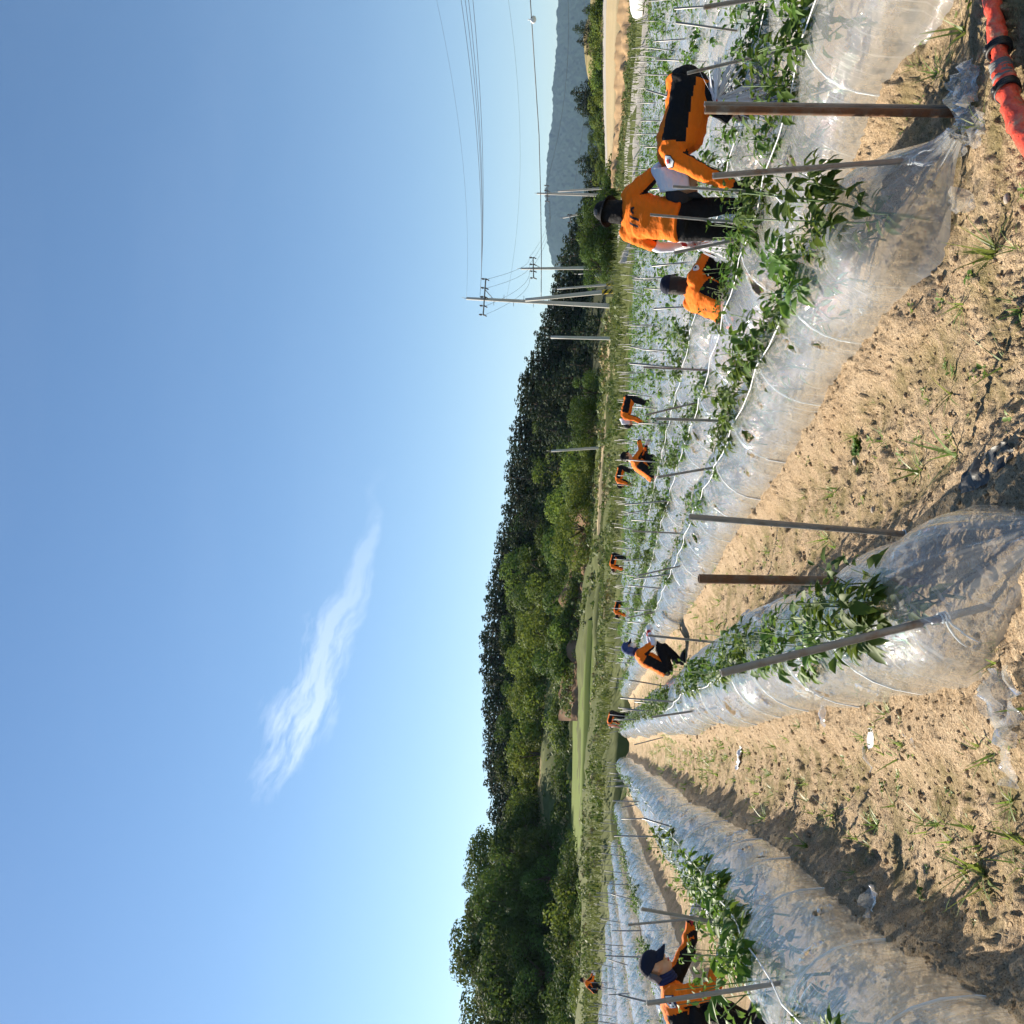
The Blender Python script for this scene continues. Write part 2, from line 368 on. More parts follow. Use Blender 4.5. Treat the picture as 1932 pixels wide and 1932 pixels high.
# footprints and pits in the trodden paths
pr = random.Random(3)
for k in range(70):
    ft = pr.choice([pr.gauss(-.25, .25), pr.gauss(1.75, .25), pr.gauss(3.3, .15)]); fs = pr.uniform(3.0, 14); a = pr.uniform(-.5, .5)
    dx = (T_ - ft) * math.cos(a) - (S_ - fs) * math.sin(a); dy = (T_ - ft) * math.sin(a) + (S_ - fs) * math.cos(a)
    q = (dx / .055) ** 2 + (dy / .13) ** 2
    Zg += -.028 * np.exp(-q * q) + .010 * np.exp(-(q - 1.6) ** 2 * 3)
# soil heaped on the gathered film ends
for (ht, hs, hr, hh) in ((2.62, 3.60, .18, .05), (2.98, 3.50, .14, .05), (2.3, 3.8, .13, .03), (3.25, 3.7, .12, .04)):
    q = ((T_ - ht) ** 2 + (S_ - hs) ** 2) / hr ** 2; Zg += hh * np.exp(-q) * (1 + .5 * fbm(X * 14, Y * 14, 61, 2))
algae = sstep(.10, .02, bz) * (1 - sstep(0, .02, np.abs(cl2) - .49))
infield = (S_ < row_end(0) + 2) & (T_ > -23.5) & (T_ < 30) 
gm = mesh_np('field_ground', np.stack([X, Y, Zg], -1), grid_quads(nr, len(azs)), None, [MAT['soil'], MAT['grass_ground']])
qi = grid_quads(nr, len(azs)); inf = infield.ravel()[qi[:, 0]]
gm.polygons.foreach_set('material_index', np.where(inf, 0, 1).astype(np.int32))
at = gm.attributes.new('algae', 'FLOAT', 'POINT'); at.data.foreach_set('value', algae.ravel().astype(np.float32))
go = link('field_ground', gm); tag(go, kind='structure')
# distant ground sheet
a = np.linspace(0, 2 * math.pi, 97); rr = np.array([0.5, 60, 200, 800, 3000, 9000])
V = np.array([[r * math.cos(q), r * math.sin(q), -.45 - (.0 if r < 100 else 1.)] for r in rr for q in a])
tag(link('ground', mesh_np('ground', V, grid_quads(len(rr), len(a)), None, MAT['base_ground'])), kind='structure')

ARCH = .49
def arch_pt(th, hw, h):
    """lateral offset and height of the film for th in 0..pi"""
    return -np.cos(th) * hw, np.sin(th) ** .82 * h

def wfac(t0, s):
    if t0 == CEN: return .70 + .30 * sstep(4.2, 9, s)
    if t0 == 2.70: return .76 + .24 * sstep(5, 12, s)
    return 1. + 0 * s
def make_tunnel(t0, s0, s1, near, holes, label, gather=None, hw=.47, h=ARCH, hoops=0, seed=1, step=.09, nth=16, cat='tunnel'):
    r = np.random.default_rng(seed)
    root = bpy.data.objects.new('plastic_tunnel', None); COL.objects.link(root)
    o0 = ts(t0, s0, 0); root.location = o0
    tag(root, label, cat, 'clear plastic film tunnels over the pepper beds')
    # stations along the row; hoops about every 1.15 m
    hp = [s0 + .35]
    while hp[-1] < s1: hp.append(hp[-1] + 1.15 + r.uniform(-.16, .16))
    hp = np.array(hp)
    if near: sa = np.concatenate([np.arange(s0, min(17, s1), step), np.arange(min(17, s1), s1, step * 3)])
    else: sa = np.arange(s0, s1, step)
    th = np.linspace(-.22, math.pi + .22, nth)
    SS, TH = np.meshgrid(sa, th, indexing='ij')
    k = np.clip(np.searchsorted(hp, SS) - 1, 0, len(hp) - 2); fr = np.clip((SS - hp[k]) / (hp[k + 1] - hp[k]), 0, 1)
    sag = np.sin(math.pi * fr) ** 2
    thc = np.clip(TH, 0, math.pi)
    la, hz = arch_pt(thc, hw, h)
    under = np.where(TH < 0, -TH, np.where(TH > math.pi, TH - math.pi, 0))      # the buried skirt
    jit = 1 + .05 * vnoise(SS * .9, SS * 0 + t0, seed)
    la = la * jit * wfac(t0, SS); hz = hz * (1 - .15 * sag) * (1 + .06 * vnoise(SS * .7, SS * 0 + 3 + t0, seed + 5))
    la = la * (1 - .10 * sag * np.sin(thc))
    la = la + np.sign(-np.cos(TH)) * (under * .55); hz = hz - under * .55
    low = np.exp(-np.minimum(thc, math.pi - thc) / .55)
    # creases: run up the film from its buried edge, strongest low down, fanning from the hoops
    fan = SS + (.5 - fr) * .5 * (1 - low)
    cre = vnoise(fan * 13, TH * .7, seed + 9) * .030 * low + vnoise(fan * 30, TH * .9, seed + 11) * .012 * (low * .8 + .12) + fbm(SS * 2.5, TH * 2, seed + 13, 2) * .022 * (.4 + sag)
    nl, nh = -np.cos(thc), np.sin(thc)
    la = la + nl * cre; hz = hz + nh * cre
    tt = t0 + wob(t0, SS) + la
    zb = base_z(t0 + wob(t0, SS), SS) + .10
    zz = zb + hz - .02
    if gather is not None:                                                       # the end of the film is bunched and tied low at a post
        gs, gt, gz = gather; tl = .62 if t0 > 2 else .8
        w = sstep(gs + tl, gs - .06, SS)
        shrink = 1 - .90 * w
        tt = tt * shrink + gt * (1 - shrink) + w * .012 * vnoise(TH * 14, SS * 3, seed + 2)
        zz = (zz - gz) * shrink + gz + w * .03 * vnoise(TH * 11, SS * 2, seed + 3)
        fw_ = sstep(0, .25, w) * (1 - .6 * w); tt = tt + .035 * fw_ * nl * vnoise(TH * 17, SS * .8, seed + 7); zz = zz + .045 * fw_ * nh * vnoise(TH * 17, SS * .8, seed + 7)
    P = np.stack([RN[0] * tt + RD[0] * SS, RN[1] * tt + RD[1] * SS, zz], -1) - o0
    Q = grid_quads(len(sa), nth); keep = np.ones(len(Q), bool)
    extra = MB()
    fc = None
    for (hs, hth, rs, rth) in holes:                                             # torn holes: real openings with ragged lips
        if fc is None:
            qs = SS.ravel()[Q].mean(1); qt = TH.ravel()[Q].mean(1)
        ang = hs * 37 % 3
        e = ((qs - hs) / rs) ** 2 + ((qt - hth) / rth) ** 2
        ins = e < 1.0
        if not ins.any(): continue
        keep &= ~ins
        vb = np.intersect1d(np.unique(Q[ins]), np.unique(Q[keep]))
        fs, ft = SS.ravel()[vb] - hs, TH.ravel()[vb] - hth
        al = np.arctan2(ft / rth, fs / rs)
        # snap the rim to a ragged ellipse by interpolating on the film
        i0 = np.searchsorted(sa, hs); j0 = np.searchsorted(th, hth)
        if i0 < 3 or i0 > len(sa) - 4: continue
        c0 = P[i0, j0]; ds_ = (P[i0 + 2, j0] - P[i0 - 2, j0]) / (sa[i0 + 2] - sa[i0 - 2]); dt_ = (P[i0, min(j0 + 1, nth - 1)] - P[i0, j0 - 1]) / (th[min(j0 + 1, nth - 1)] - th[j0 - 1])
        nrm = np.cross(dt_, ds_); nrm /= np.linalg.norm(nrm) + 1e-9
        if nrm[2] < 0: nrm = -nrm
        rg = 1 + .18 * np.sin(al * 3 + hs * 9) + .1 * np.sin(al * 7 + hs)
        Pv = P.reshape(-1, 3)
        Pv[vb] = c0 + ds_ * (np.cos(al) * rs * rg)[:, None] + dt_ * (np.sin(al) * rth * rg)[:, None] + nrm * .006
        P = Pv.reshape(P.shape)
        m_ = 18; aa = np.linspace(0, 2 * math.pi, m_, endpoint=False); rg = 1 + .18 * np.sin(aa * 3 + hs * 9) + .1 * np.sin(aa * 7 + hs)
        ring = lambda f, up_: c0 + ds_ * (np.cos(aa) * rs * rg * f)[:, None] + dt_ * (np.sin(aa) * rth * rg * f)[:, None] + nrm[None] * (up_ + r.uniform(-.006, .008, m_))[:, None]
        V = np.concatenate([ring(1.18, np.full(m_, .004)), ring(1.0, np.full(m_, .014)), ring(.86, r.uniform(-.02, .03, m_))])
        qq = [(i + a_ * m_, (i + 1) % m_ + a_ * m_, (i + 1) % m_ + (a_ + 1) * m_, i + (a_ + 1) * m_) for a_ in range(2) for i in range(m_)]
        extra.add(V, qq)
    V = P.reshape(-1, 3); UV = np.stack([SS.ravel(), TH.ravel()], -1); Qk = Q[keep]
    if extra.v:
        ev = np.concatenate(extra.v); eq = np.concatenate(extra.q) + len(V)
        V = np.concatenate([V, ev]); UV = np.concatenate([UV, np.stack([ev[:, 0] * 3, ev[:, 2] * 3 + 5], -1)]); Qk = np.concatenate([Qk, eq])
    link('film', mesh_np('film', V, Qk, None, MAT['film'], True, None, UV), root)
    def crest(s, th_=math.pi / 2, off=0.):
        la, hz = arch_pt(np.array(th_), hw, h); return ts(float(t0 + wob(t0, s) + la * wfac(t0, s)), s, float(base_z(t0 + wob(t0, s), s) + .08 + hz + off)) - o0
    if hoops:
        tv = np.linspace(-.1, math.pi + .1, 17); pts = []
        for q in tv:
            la, hz = arch_pt(np.clip(q, 0, math.pi), hw, h); pts.append((la, 0., hz - .012 - (.12 if q < 0 or q > math.pi else 0)))
        hm = mesh_np('hoop', *tube_np(pts, .0065, 5), MAT['hoop_wire'])
        for q in hp:
            if q > hoops: break
            if gather is not None and q < gather[0] + .35: continue
            ho = link('hoop', hm, root, ts(float(t0 + wob(t0, q)), q, float(base_z(t0 + wob(t0, q), q) + .08)) - o0, math.atan2(RN[1], RN[0])); ho.scale = (float(wfac(t0, q)), 1, 1)
        rp = [q for q in hp if q < hoops and not (gather is not None and q < gather[0] + .35)]
        for th_ in (1.30,) if t0 > 0 else (1.85,):
            pts = []
            for a_, b_ in zip(rp[:-1], rp[1:]):
                for f in (0, .33, .66): pts.append(crest(a_ + (b_ - a_) * f, th_, .012 - .03 * math.sin(math.pi * f)))
            link('rope', mesh_np('rope', *tube_np(pts, .0045, 5), MAT['rope']), root)
    return root

def hole_list(seed, sa, sb, per_m, side):
    r = random.Random(seed); out = []
    s = sa
    while s < sb:
        s += r.uniform(.5, 1.5) / per_m
        big = r.random() < .3
        th = r.uniform(.25, 1.0) if side < 0 else r.uniform(math.pi - 1.0, math.pi - .25)
        out.append((s, th, r.uniform(.06, .12) if big else r.uniform(.03, .055), r.uniform(.14, .24) if big else r.uniform(.07, .12)))
    return out
TUN = {}
TUN[CEN] = make_tunnel(CEN, 2.93, row_end(CEN), True, hole_list(2, 3.6, 16, 1.6, -1) + hole_list(22, 3.6, 9, .5, 1), 'nearest clear plastic tunnel, running up the middle between two bare soil paths', gather=(2.98, .76, .10), hoops=24, seed=2, step=.035, nth=44)
TUN[2.70] = make_tunnel(2.70, 3.88, row_end(2.7), True, hole_list(3, 5.0, 24, 2.0, -1), 'clear plastic tunnel gathered round the rusty post, right of the middle path', gather=(3.92, 2.74, .05), hoops=26, seed=3, step=.035, nth=44)
TUN[-1.22] = make_tunnel(-1.22, 2.2, row_end(-1.22), True, hole_list(4, 4.6, 16, 1.4, 1), 'wrinkled plastic tunnel left of the wide soil path, casting its shadow on the path', hoops=30, seed=4, h=.56, hw=.45, step=.035, nth=44)
TUN[4.05] = make_tunnel(4.05, 3.2, row_end(4.05), True, hole_list(5, 4.4, 16, .9, -1), 'clear plastic tunnel directly behind the one gathered at the rusty post', hoops=26, seed=5, step=.045, nth=32)
TUN[5.45] = make_tunnel(5.45, 3.2, row_end(5.45), True, hole_list(6, 6, 16, .4, -1), 'clear plastic tunnel just behind the standing and the bent worker', hoops=24, seed=6, step=.06, nth=26)
TUN[-3.4] = make_tunnel(-3.4, 6, row_end(-3.4), True, hole_list(7, 12, 30, .6, 1), 'plastic tunnel just behind the crouching worker in the black cap', hoops=30, seed=7, step=.06, nth=26)
ordn = ['third', 'fourth', 'fifth', 'sixth', 'seventh', 'eighth', 'ninth', 'tenth', 'eleventh', 'twelfth', 'thirteenth', 'fourteenth', 'fifteenth', 'sixteenth', 'seventeenth', 'eighteenth', 'nineteenth']
for i, t in enumerate(RIGHT[3:]): TUN[t] = make_tunnel(t, 5, row_end(t), False, [], 'plastic tunnel, %s row right of the middle tunnel, plants along its crest' % ordn[i + 1], seed=20 + i, step=.14, nth=14)
for i, t in enumerate(LEFT[2:]): TUN[t] = make_tunnel(t, 9, row_end(t), False, [], 'pale plastic tunnel, %s row left of the middle tunnel' % ordn[i], seed=50 + i, step=.14, nth=14)

# ------------------------------------------------------------------ pepper plants
def rot_axis(v, ax, an):
    ax = ax / (np.linalg.norm(ax) + 1e-9); c, s = math.cos(an), math.sin(an)
    return v * c + np.cross(ax, v) * s + ax * (v @ ax) * (1 - c)
def leaf_geo(mb, base, d, nrm, ln, wd, droop, lod, m=0):
    d = d / np.linalg.norm(d); side = np.cross(d, nrm); side /= np.linalg.norm(side) + 1e-9; nrm = np.cross(side, d)
    def st(f): 
        a = droop * f; return base + d * (ln * f * math.cos(a * .6)) - np.array([0, 0, 1.]) * ln * f * f * droop * .55
    if lod == 0:
        fs = (.34, .70); ws = (1.0, .72); V = [base]
        for f, w in zip(fs, ws):
            c = st(f); V += [c + side * wd * w * .5 + nrm * wd * .16, c, c - side * wd * w * .5 + nrm * wd * .16]
        V.append(st(1.))
        mb.add(V, [(1, 4, 5, 2), (2, 5, 6, 3)], [(0, 1, 2), (0, 2, 3), (4, 7, 5), (5, 7, 6)], m)
    else:
        c = st(.42)
        mb.add([base, c + side * wd * .5, st(1.), c - side * wd * .5], [(0, 3, 2, 1)], None, m)
def pepper(seed, lod=0, nleaf=150):
    r = np.random.default_rng(seed); st = MB(); lf = MB()
    H = r.uniform(.64, .78); tips = []
    main = [np.array([0, 0, -.05]), np.array([r.normal(0, .01), r.normal(0, .01), .12]), np.array([r.normal(0, .02), r.normal(0, .02), .26])]
    if lod == 0: st.tube(main, [.008, .007, .006], 5)
    nb = 4 if lod == 0 else 3
    for b in range(nb):
        a = b * 2 * math.pi / nb + r.uniform(-.5, .5); sp = r.uniform(.045, .105)
        p0 = main[2] * r.uniform(.45, 1); p1 = p0 + np.array([math.cos(a) * sp, math.sin(a) * sp, r.uniform(.12, .18)])
        p2 = p1 + np.array([math.cos(a) * sp * .5 + r.normal(0, .03), math.sin(a) * sp * .5 + r.normal(0, .03), H - p1[2] + r.uniform(-.10, .04)])
        if lod == 0: st.tube([p0, (p0 + p1) / 2 + r.normal(0, .008, 3), p1, p2], [.005, .0045, .004, .0025], 4)
        tips.append((p0, p1, p2))
        for k in range(2):
            a2 = a + r.uniform(-1.3, 1.3); q = p1 + (p2 - p1) * r.uniform(0, .5); q2 = q + np.array([math.cos(a2) * .09, math.sin(a2) * .09, r.uniform(.06, .16)])
            if lod == 0: st.tube([q, q2], [.0035, .002], 4)
            tips.append((q, (q + q2) / 2, q2))
    for i in range(nleaf):
        p0, p1, p2 = tips[r.integers(len(tips))]; f = r.uniform(.0, 1.0) ** .75
        b = p0 + (p1 - p0) * f * 2 if f < .5 else p1 + (p2 - p1) * (f - .5) * 2
        tip = f > .86
        a = r.uniform(0, 2 * math.pi); el = r.uniform(.35, 1.2) if tip else r.uniform(-.45, .45)
        d = np.array([math.cos(a) * math.cos(el), math.sin(a) * math.cos(el), math.sin(el)])
        nr_ = np.array([r.normal(0, .35), r.normal(0, .35), 1.]);
        ln = r.uniform(.05, .085) if tip else r.uniform(.075, .125)
        if lod: ln *= 1.35
        pet = .02 if tip else .035
        leaf_geo(lf, b + d * pet, d, nr_, ln, ln * r.uniform(.40, .52), r.uniform(.2, 1.2), lod)
    sm = st.mesh('stem', MAT['pepper_stem']) if lod == 0 else None
    return sm, lf.mesh('leaves', MAT['pepper_leaf'], lod == 0), lf
PV = [pepper(100 + i) for i in range(7)]
PL = [pepper(200 + i, 1, 54)[2] for i in range(5)]
PLv = [(np.concatenate(m.v), np.concatenate(m.q)) for m in PL]
rowname = {CEN: ('pepper plant of the nearest, middle tunnel', 'peppers of the middle tunnel'),
           2.70: ('pepper plant of the tunnel gathered at the rusty post', 'peppers of the rusty post tunnel'),
           4.05: ('pepper plant of the tunnel behind the rusty post tunnel', 'peppers of the second tunnel on the right'),
           5.45: ('pepper plant of the tunnel behind the standing worker', 'peppers of the third tunnel on the right'),
           -1.22: ('pepper plant of the tunnel in front of the black-capped worker', 'peppers of the first tunnel on the left'),
           -3.4: ('pepper plant of the tunnel behind the black-capped worker', 'peppers of the second tunnel on the left')}
cand = []
pr2 = np.random.default_rng(77)
for t in ROWS:
    s = 3.0 if t < 2 else 3.9 + pr2.uniform(0, .3)
    while s < row_end(t) - .5:
        s += .44 * pr2.uniform(.8, 1.25) if abs(t) < 6 else .52 * pr2.uniform(.8, 1.2)
        if pr2.random() < (.04 if t in (2.70, CEN) and s < 12 else .12): continue
        if (t == CEN and s < 3.6) or (t == 2.70 and s < 4.25): continue
        p = ts(t + float(wob(t, s)) + pr2.normal(0, .03), s); p[2] = float(base_z(t, s)) + .10
        q = p - np.array([0, 0, EYE]); d = q @ fw
        if d < .5 or abs(q @ rt / d) > .62: continue
        sc = pr2.uniform(.72, 1.1)
        if t == -1.22 and 8.5 < s < 12.5: sc *= 1.05
        if t == -1.22 and 12.5 < s < 40 and pr2.random() < .4: sc *= .7
        if t == CEN: sc *= .6 if s < 3.8 else .9
        if t == 2.70: sc *= 1.0 if s < 6.8 else (.7 if pr2.random() < .3 else .95)
        if t < -1.3: sc *= .86
        if t < -4: sc *= .85
        if t == -1.22: sc *= 1.22 if 5.5 < s < 9.5 else .9
        if t < -1.3 and pr2.random() < .3: sc *= .7
        sc *= .97 if t > 4.5 else (1.0 if t > 2 else 1.0)
        cand.append((d, t, p, sc))
cand.sort(key=lambda c: c[0])
mass = MB(); cnt = 0
ORD = ['first', 'second', 'third', 'fourth', 'fifth', 'sixth', 'seventh', 'eighth', 'ninth', 'tenth', 'eleventh', 'twelfth', 'thirteenth', 'fourteenth', 'fifteenth', 'sixteenth', 'seventeenth', 'eighteenth', 'nineteenth', 'twentieth']
ORD += ['twenty-' + q for q in ORD[:9]] + ['thirtieth']; seen_ = {}
for d, t, p, sc in cand:
    a = pr2.uniform(0, 6.28)
    if cnt < 296 and t in rowname:
        k = pr2.integers(len(PV)); lab, gr = rowname[t]
        e = link('pepper_plant', None, None, p, a); e.scale = (sc, sc, sc * pr2.uniform(.95, 1.05)); e.rotation_euler = (pr2.normal(0, .06), pr2.normal(0, .06), a)
        i_ = seen_.get(t, 0); seen_[t] = i_ + 1
        tag(e, lab.replace('pepper plant', ORD[i_] + ' pepper plant from the near end', 1) if i_ < len(ORD) else 'far ' + lab, 'pepper plant', gr)
        link('stem', PV[k][0], e); link('leaves', PV[k][1], e); cnt += 1
    else:
        v, q = PLv[pr2.integers(len(PLv))]; c_, s_ = math.cos(a), math.sin(a)
        w = v * sc * np.array([1, 1, 1.0]); w = np.stack([w[:, 0] * c_ - w[:, 1] * s_, w[:, 0] * s_ + w[:, 1] * c_, w[:, 2]], -1) + p
        mass.add(w, q)
mo = link('pepper_plants', mass.mesh('pepper_plants', MAT['pepper_leaf'], False))
tag(mo, 'rows of pepper plants filling the farther tunnels of the field', 'plants', kind='stuff')

# ------------------------------------------------------------------ support posts
def post(top, base, t, rad, mat, label, group=None, knot=False, seg=10, cap=False, ext=.25):
    B = on_row(base[0], base[1], t); A0 = np.array([0, 0, EYE]); v = ray(*top)
    A = A0 + v * ((B @ fw - A0 @ fw) / (v @ fw))
    ax = A - B; ln = np.linalg.norm(ax); ax /= ln; B = B - ax * ext
    o = bpy.data.objects.new('support_post', None); COL.objects.link(o); o.location = B
    tag(o, label, 'post', group)
    ax = A - B; ln = np.linalg.norm(ax); ax /= ln
    m = MB()
    m.tube([ax * 0, ax * ln * .5, ax * ln], rad, seg, 0, False)
    x0 = np.cross(ax, [1., 0, 0]); x0 /= np.linalg.norm(x0); 
    inner = tube_np([ax * ln, ax * (ln - .03)], rad * .72, seg, False); m.add(*inner)
    # rim ring
    V1, _, _ = tube_np([ax * (ln - 1e-4), ax * ln], rad, seg, False); V2, _, _ = tube_np([ax * (ln - 1e-4), ax * ln], rad * .72, seg, False)
    m.add(np.concatenate([V1[seg:], V2[seg:]]), [(k, (k + 1) % seg, seg + (k + 1) % seg, seg + k) for k in range(seg)])
    link('pipe', m.mesh('pipe', MAT[mat]), o)
    if knot:
        kz = knot; c = ax * kz; k = MB(); r = np.random.default_rng(int(abs(top[0] * 7 + top[1])))
        for w in range(3): # wound turns
            an = np.linspace(0, 2 * math.pi, 13); y0 = np.cross(ax, x0)
            k.tube(c + ax * (w - 1) * .012 + (rad + .004) * (np.cos(an)[:, None] * x0 + np.sin(an)[:, None] * y0) + ax * (an / 6.28 * .012)[:, None], .004, 5)
        for w in range(3): # loose ends
            d = r.normal(0, 1, 3); d -= ax * (d @ ax); d /= np.linalg.norm(d)
            pts = [c + d * rad]; 
            for q in range(5): d = d * .9 + np.array([r.normal(0, .2), r.normal(0, .2), -.22]); pts.append(pts[-1] + d * .022)
            k.tube(pts, [.006, .005, .005, .004, .004, .002], 4)
        link('twine_knot', k.mesh('twine_knot', MAT['rope']), o)
    return o
NEARP = [
 ((1330, 207), (1797, 214), 2.98, .0195, 'rusty_steel', 'thick rusty pipe post at the gathered end of the tunnel', False),
 ((1329, 196), (1796, 203), 3.06, .012, 'steel', 'thin silvery pipe standing against the thick rusty post', False),
 ((1345, 332), (1800, 296), 2.78, .0145, 'steel', 'slim grey post with twine, beside the thick rusty pipe post', .45),
 ((1272, 477), (1420, 446), 4.05, .013, 'steel', 'leaning grey post behind the crouching woman\'s gloved hands', False),
 ((1300, 975), (1860, 1020), 1.04, .0155, 'steel', 'long grey post tied with white twine beside the soil path', .62),
 ((1318, 1092), (1990, 1104), .80, .0215, 'rusty_steel', 'thick dark pipe with rusted top at the near tunnel\'s end', False),
 ((1360, 1270), (1960, 1120), .62, .0145, 'steel', 'slanted grey post poking out of the nearest tunnel\'s pepper plants', .60),
 ((1220, 1893), (1400, 1866), -1.22, .013, 'steel', 'grey post crossing in front of the crouching black-capped worker', False),
 ((1210, 1715), (1392, 1747), -1.22, .013, 'steel', 'grey post with torn film tied at its foot, before the crouching worker\'s hand', .25),
 ((1185, 1745), (1345, 1730), -1.45, .011, 'steel', 'thin post crossing behind the crouching worker\'s outstretched hand', False),
 ((1223, 1199), (1392, 1216), 1.05, .013, 'steel', 'grey post in front of the blue-capped worker\'s knees', .2),
 ((1230, 1353), (1410, 1327), .55, .013, 'steel', 'slanted post left of the middle tunnel\'s pepper plants', False),
 ((1187, 1283), (1310, 1304), .95, .012, 'steel', 'post at the right foot of the middle tunnel, beyond its plants', False),
 ((1197, 1405), (1330, 1371), .45, .012, 'steel', 'leaning post on the far left flank of the middle tunnel', False),
 ((1242, 900), (1400, 873), 2.70, .013, 'steel', 'leaning grey post in the rusty post tunnel, above a big tear', False),
 ((1238, 790), (1385, 795), 2.70, .013, 'steel', 'upright grey post in the rusty post tunnel below the towelled worker', False),
 ((1193, 1002), (1300, 1007), 2.9, .012, 'steel', 'dark upright post on the rusty post tunnel where it narrows away', False),
 ((1203, 1086), (1310, 1062), 2.6, .012, 'steel', 'dark leaning post near the thick dark pipe\'s rusted top', False),
 ((1182, 1166), (1265, 1148), 2.6, .011, 'steel', 'leaning post just beyond the blue-capped worker\'s tunnel plants', False),
 ((1218, 783), (1330, 756), 4.05, .012, 'steel', 'leaning post in front of the towelled bent worker', False),
 ((1214, 693), (1300, 697), 4.05, .012, 'steel', 'upright post standing alone on the second right tunnel', False),
 ((1227, 405), (1385, 419), 4.05, .011, 'steel', 'thin post in front of the numbered worker\'s back', False),
 ((1270, 352), (1385, 360), 4.05, .011, 'steel', 'thin post in front of the bent worker\'s white neck towel', False),
 ((1297, 138), (1440, 104), 4.75, .012, 'steel', 'leaning post behind the bent worker\'s hips', False),
 ((1328, 14), (1470, -10), 4.05, .014, 'steel', 'grey post cut by the edge of the picture near the pepper rows', False),
]
for q in NEARP: post(q[0], q[1], q[2], q[3], q[4], q[5], None, q[6])
# the many far stakes, one shared pipe
sm_ = MB(); sm_.tube([(0, 0, 0), (0, 0, .6), (0, 0, 1.22)], .0125, 7); sm_ = sm_.mesh('pipe', MAT['steel'])
pr3 = np.random.default_rng(5); allp = []
for t in ROWS:
    s = pr3.uniform(6, 9) if t > 5 else 13 + pr3.uniform(0, 3)
    if t < -1.3: s = 12 + pr3.uniform(0, 3)
    while s < row_end(t):
        p = ts(t + pr3.normal(0, .08), s); p[2] = float(base_z(t, s)) - .02; q = p - np.array([0, 0, EYE]); d = q @ fw
        if d > 1 and abs(q @ rt / d) < .6: allp.append((t, p))
        s += pr3.uniform(2.0, 3.4)
for t, p in allp[:]:
    side = 'right' if t > CEN else 'left'
    o = link('support_post', sm_, None, p); o.rotation_euler = (pr3.normal(0, .10), pr3.normal(0, .12), pr3.uniform(0, 6)); o.scale = (1, 1, pr3.uniform(.8, 1.08))
    tag(o, 'thin grey stake standing in the far pepper rows on the %s' % ('right of the middle tunnel' if side == 'right' else 'left beyond the shaded path'), 'post', 'stakes in the far %s rows' % side)
print('plants', cnt, len(cand), 'posts', len(allp))

# ------------------------------------------------------------------ land beyond the field
def poly(pts, y): 
    P = sorted([(b, a) for a, b in pts]); return np.interp(y, [p[0] for p in P], [p[1] for p in P])
def strip(name, ymin, ymax, bands, mat, ny=140, nsub=6, rough=.3, rs=.25, seed=1, kind='structure', skirt=True):
    """a sheet lofted over sight lines: bands = [(polyline x(y) on the overview, distance in m), ...] from near to far"""
    ys = np.linspace(ymin, ymax, ny); rowsP = []
    p0_, d0_ = bands[0]
    if skirt: bands = [([(x_ + 10, y_) for x_, y_ in p0_], [(q_ - 1.5, y_) for q_, y_ in d0_] if isinstance(d0_, list) else d0_ - 1.5)] + list(bands)
    for b in range(len(bands) - 1):
        (pa_, da), (pb_, db) = bands[b], bands[b + 1]
        for k in range(nsub + (1 if b == len(bands) - 2 else 0)):
            f = k / nsub; xs = poly(pa_, ys) * (1 - f) + poly(pb_, ys) * f
            da_ = poly(da, ys) if isinstance(da, list) else da; db_ = poly(db, ys) if isinstance(db, list) else db
            dd = np.broadcast_to(da_ * (1 - f) + db_ * f, ys.shape)
            rowsP.append(np.array([at_dist(x, y, q) for x, y, q in zip(xs, ys, dd)]))
    P = np.array(rowsP)
    if skirt: P[:nsub, :, 2] -= .25
    P[..., 2] += rough * fbm(P[..., 0] * rs, P[..., 1] * rs, seed, 3)
    o = link(name, mesh_np(name, P, grid_quads(*P.shape[:2]), None, mat)); 
    if kind: o['kind'] = kind
    return o
simple('lawn', (.135, .175, .036), .95, var=.22, vscale=.35, bump=.4, bscale=2.5, co='pos', spec=.1)
simple('rough_grass', (.105, .12, .036), .95, var=.45, vscale=.45, bump=.8, bscale=2.2, co='pos', spec=.1)
simple('dry_grass', (.27, .22, .10), .95, var=.3, vscale=.5, bump=.7, bscale=2.5, co='pos', spec=.1)
simple('red_earth', (.23, .135, .075), .95, var=.35, vscale=.7, bump=.9, bscale=1.4, co='pos', spec=.1)
simple('forest_floor', (.05, .055, .025), .95, var=.4, vscale=.3, co='pos', spec=.1)
simple('pale_field', (.42, .33, .19), .95, var=.14, vscale=.3, bump=.5, bscale=1.2, co='pos', spec=.1)
simple('clod_bank', (.36, .24, .13), .95, var=.35, vscale=.8, bump=1., bscale=1.6, co='pos', spec=.1)
simple('concrete_road', (.40, .37, .33), .9, var=.12, vscale=.4, co='pos', spec=.2)
simple('hill_forest', (.018, .034, .026), .95, var=.5, vscale=.012, co='pos', spec=.05)

# left and middle: verge, weedy bank, lawn terrace, dark bank, upper terrace, wooded hill
VN = [(1235, -120), (1213, 0), (1195, 300), (1180, 500), (1176, 700), (1164, 1000), (1152, 1200), (1150, 1380), (1140, 1500), (1125, 1932), (1120, 2200)]
strip('grass_verge', -120, 2200, [([(x_ + 22, y_) for x_, y_ in VN], 52.6), (VN, 56),
      ([(1222, -120), (1205, 0), (1180, 300), (1165, 500), (1155, 700), (1143, 850), (1136, 1000), (1130, 1200), (1115, 1380), (1100, 1500), (1098, 1600), (1090, 1932), (1090, 2200)], 70)], MAT['rough_grass'], seed=3, rough=.5, rs=.5)
strip('lawn', 1170, 1640, [([(1110, 1170), (1102, 1380), (1098, 1500), (1099, 1640)], 72), ([(1088, 1170), (1080, 1380), (1077, 1640)], 92)], MAT['lawn'], rough=.1)
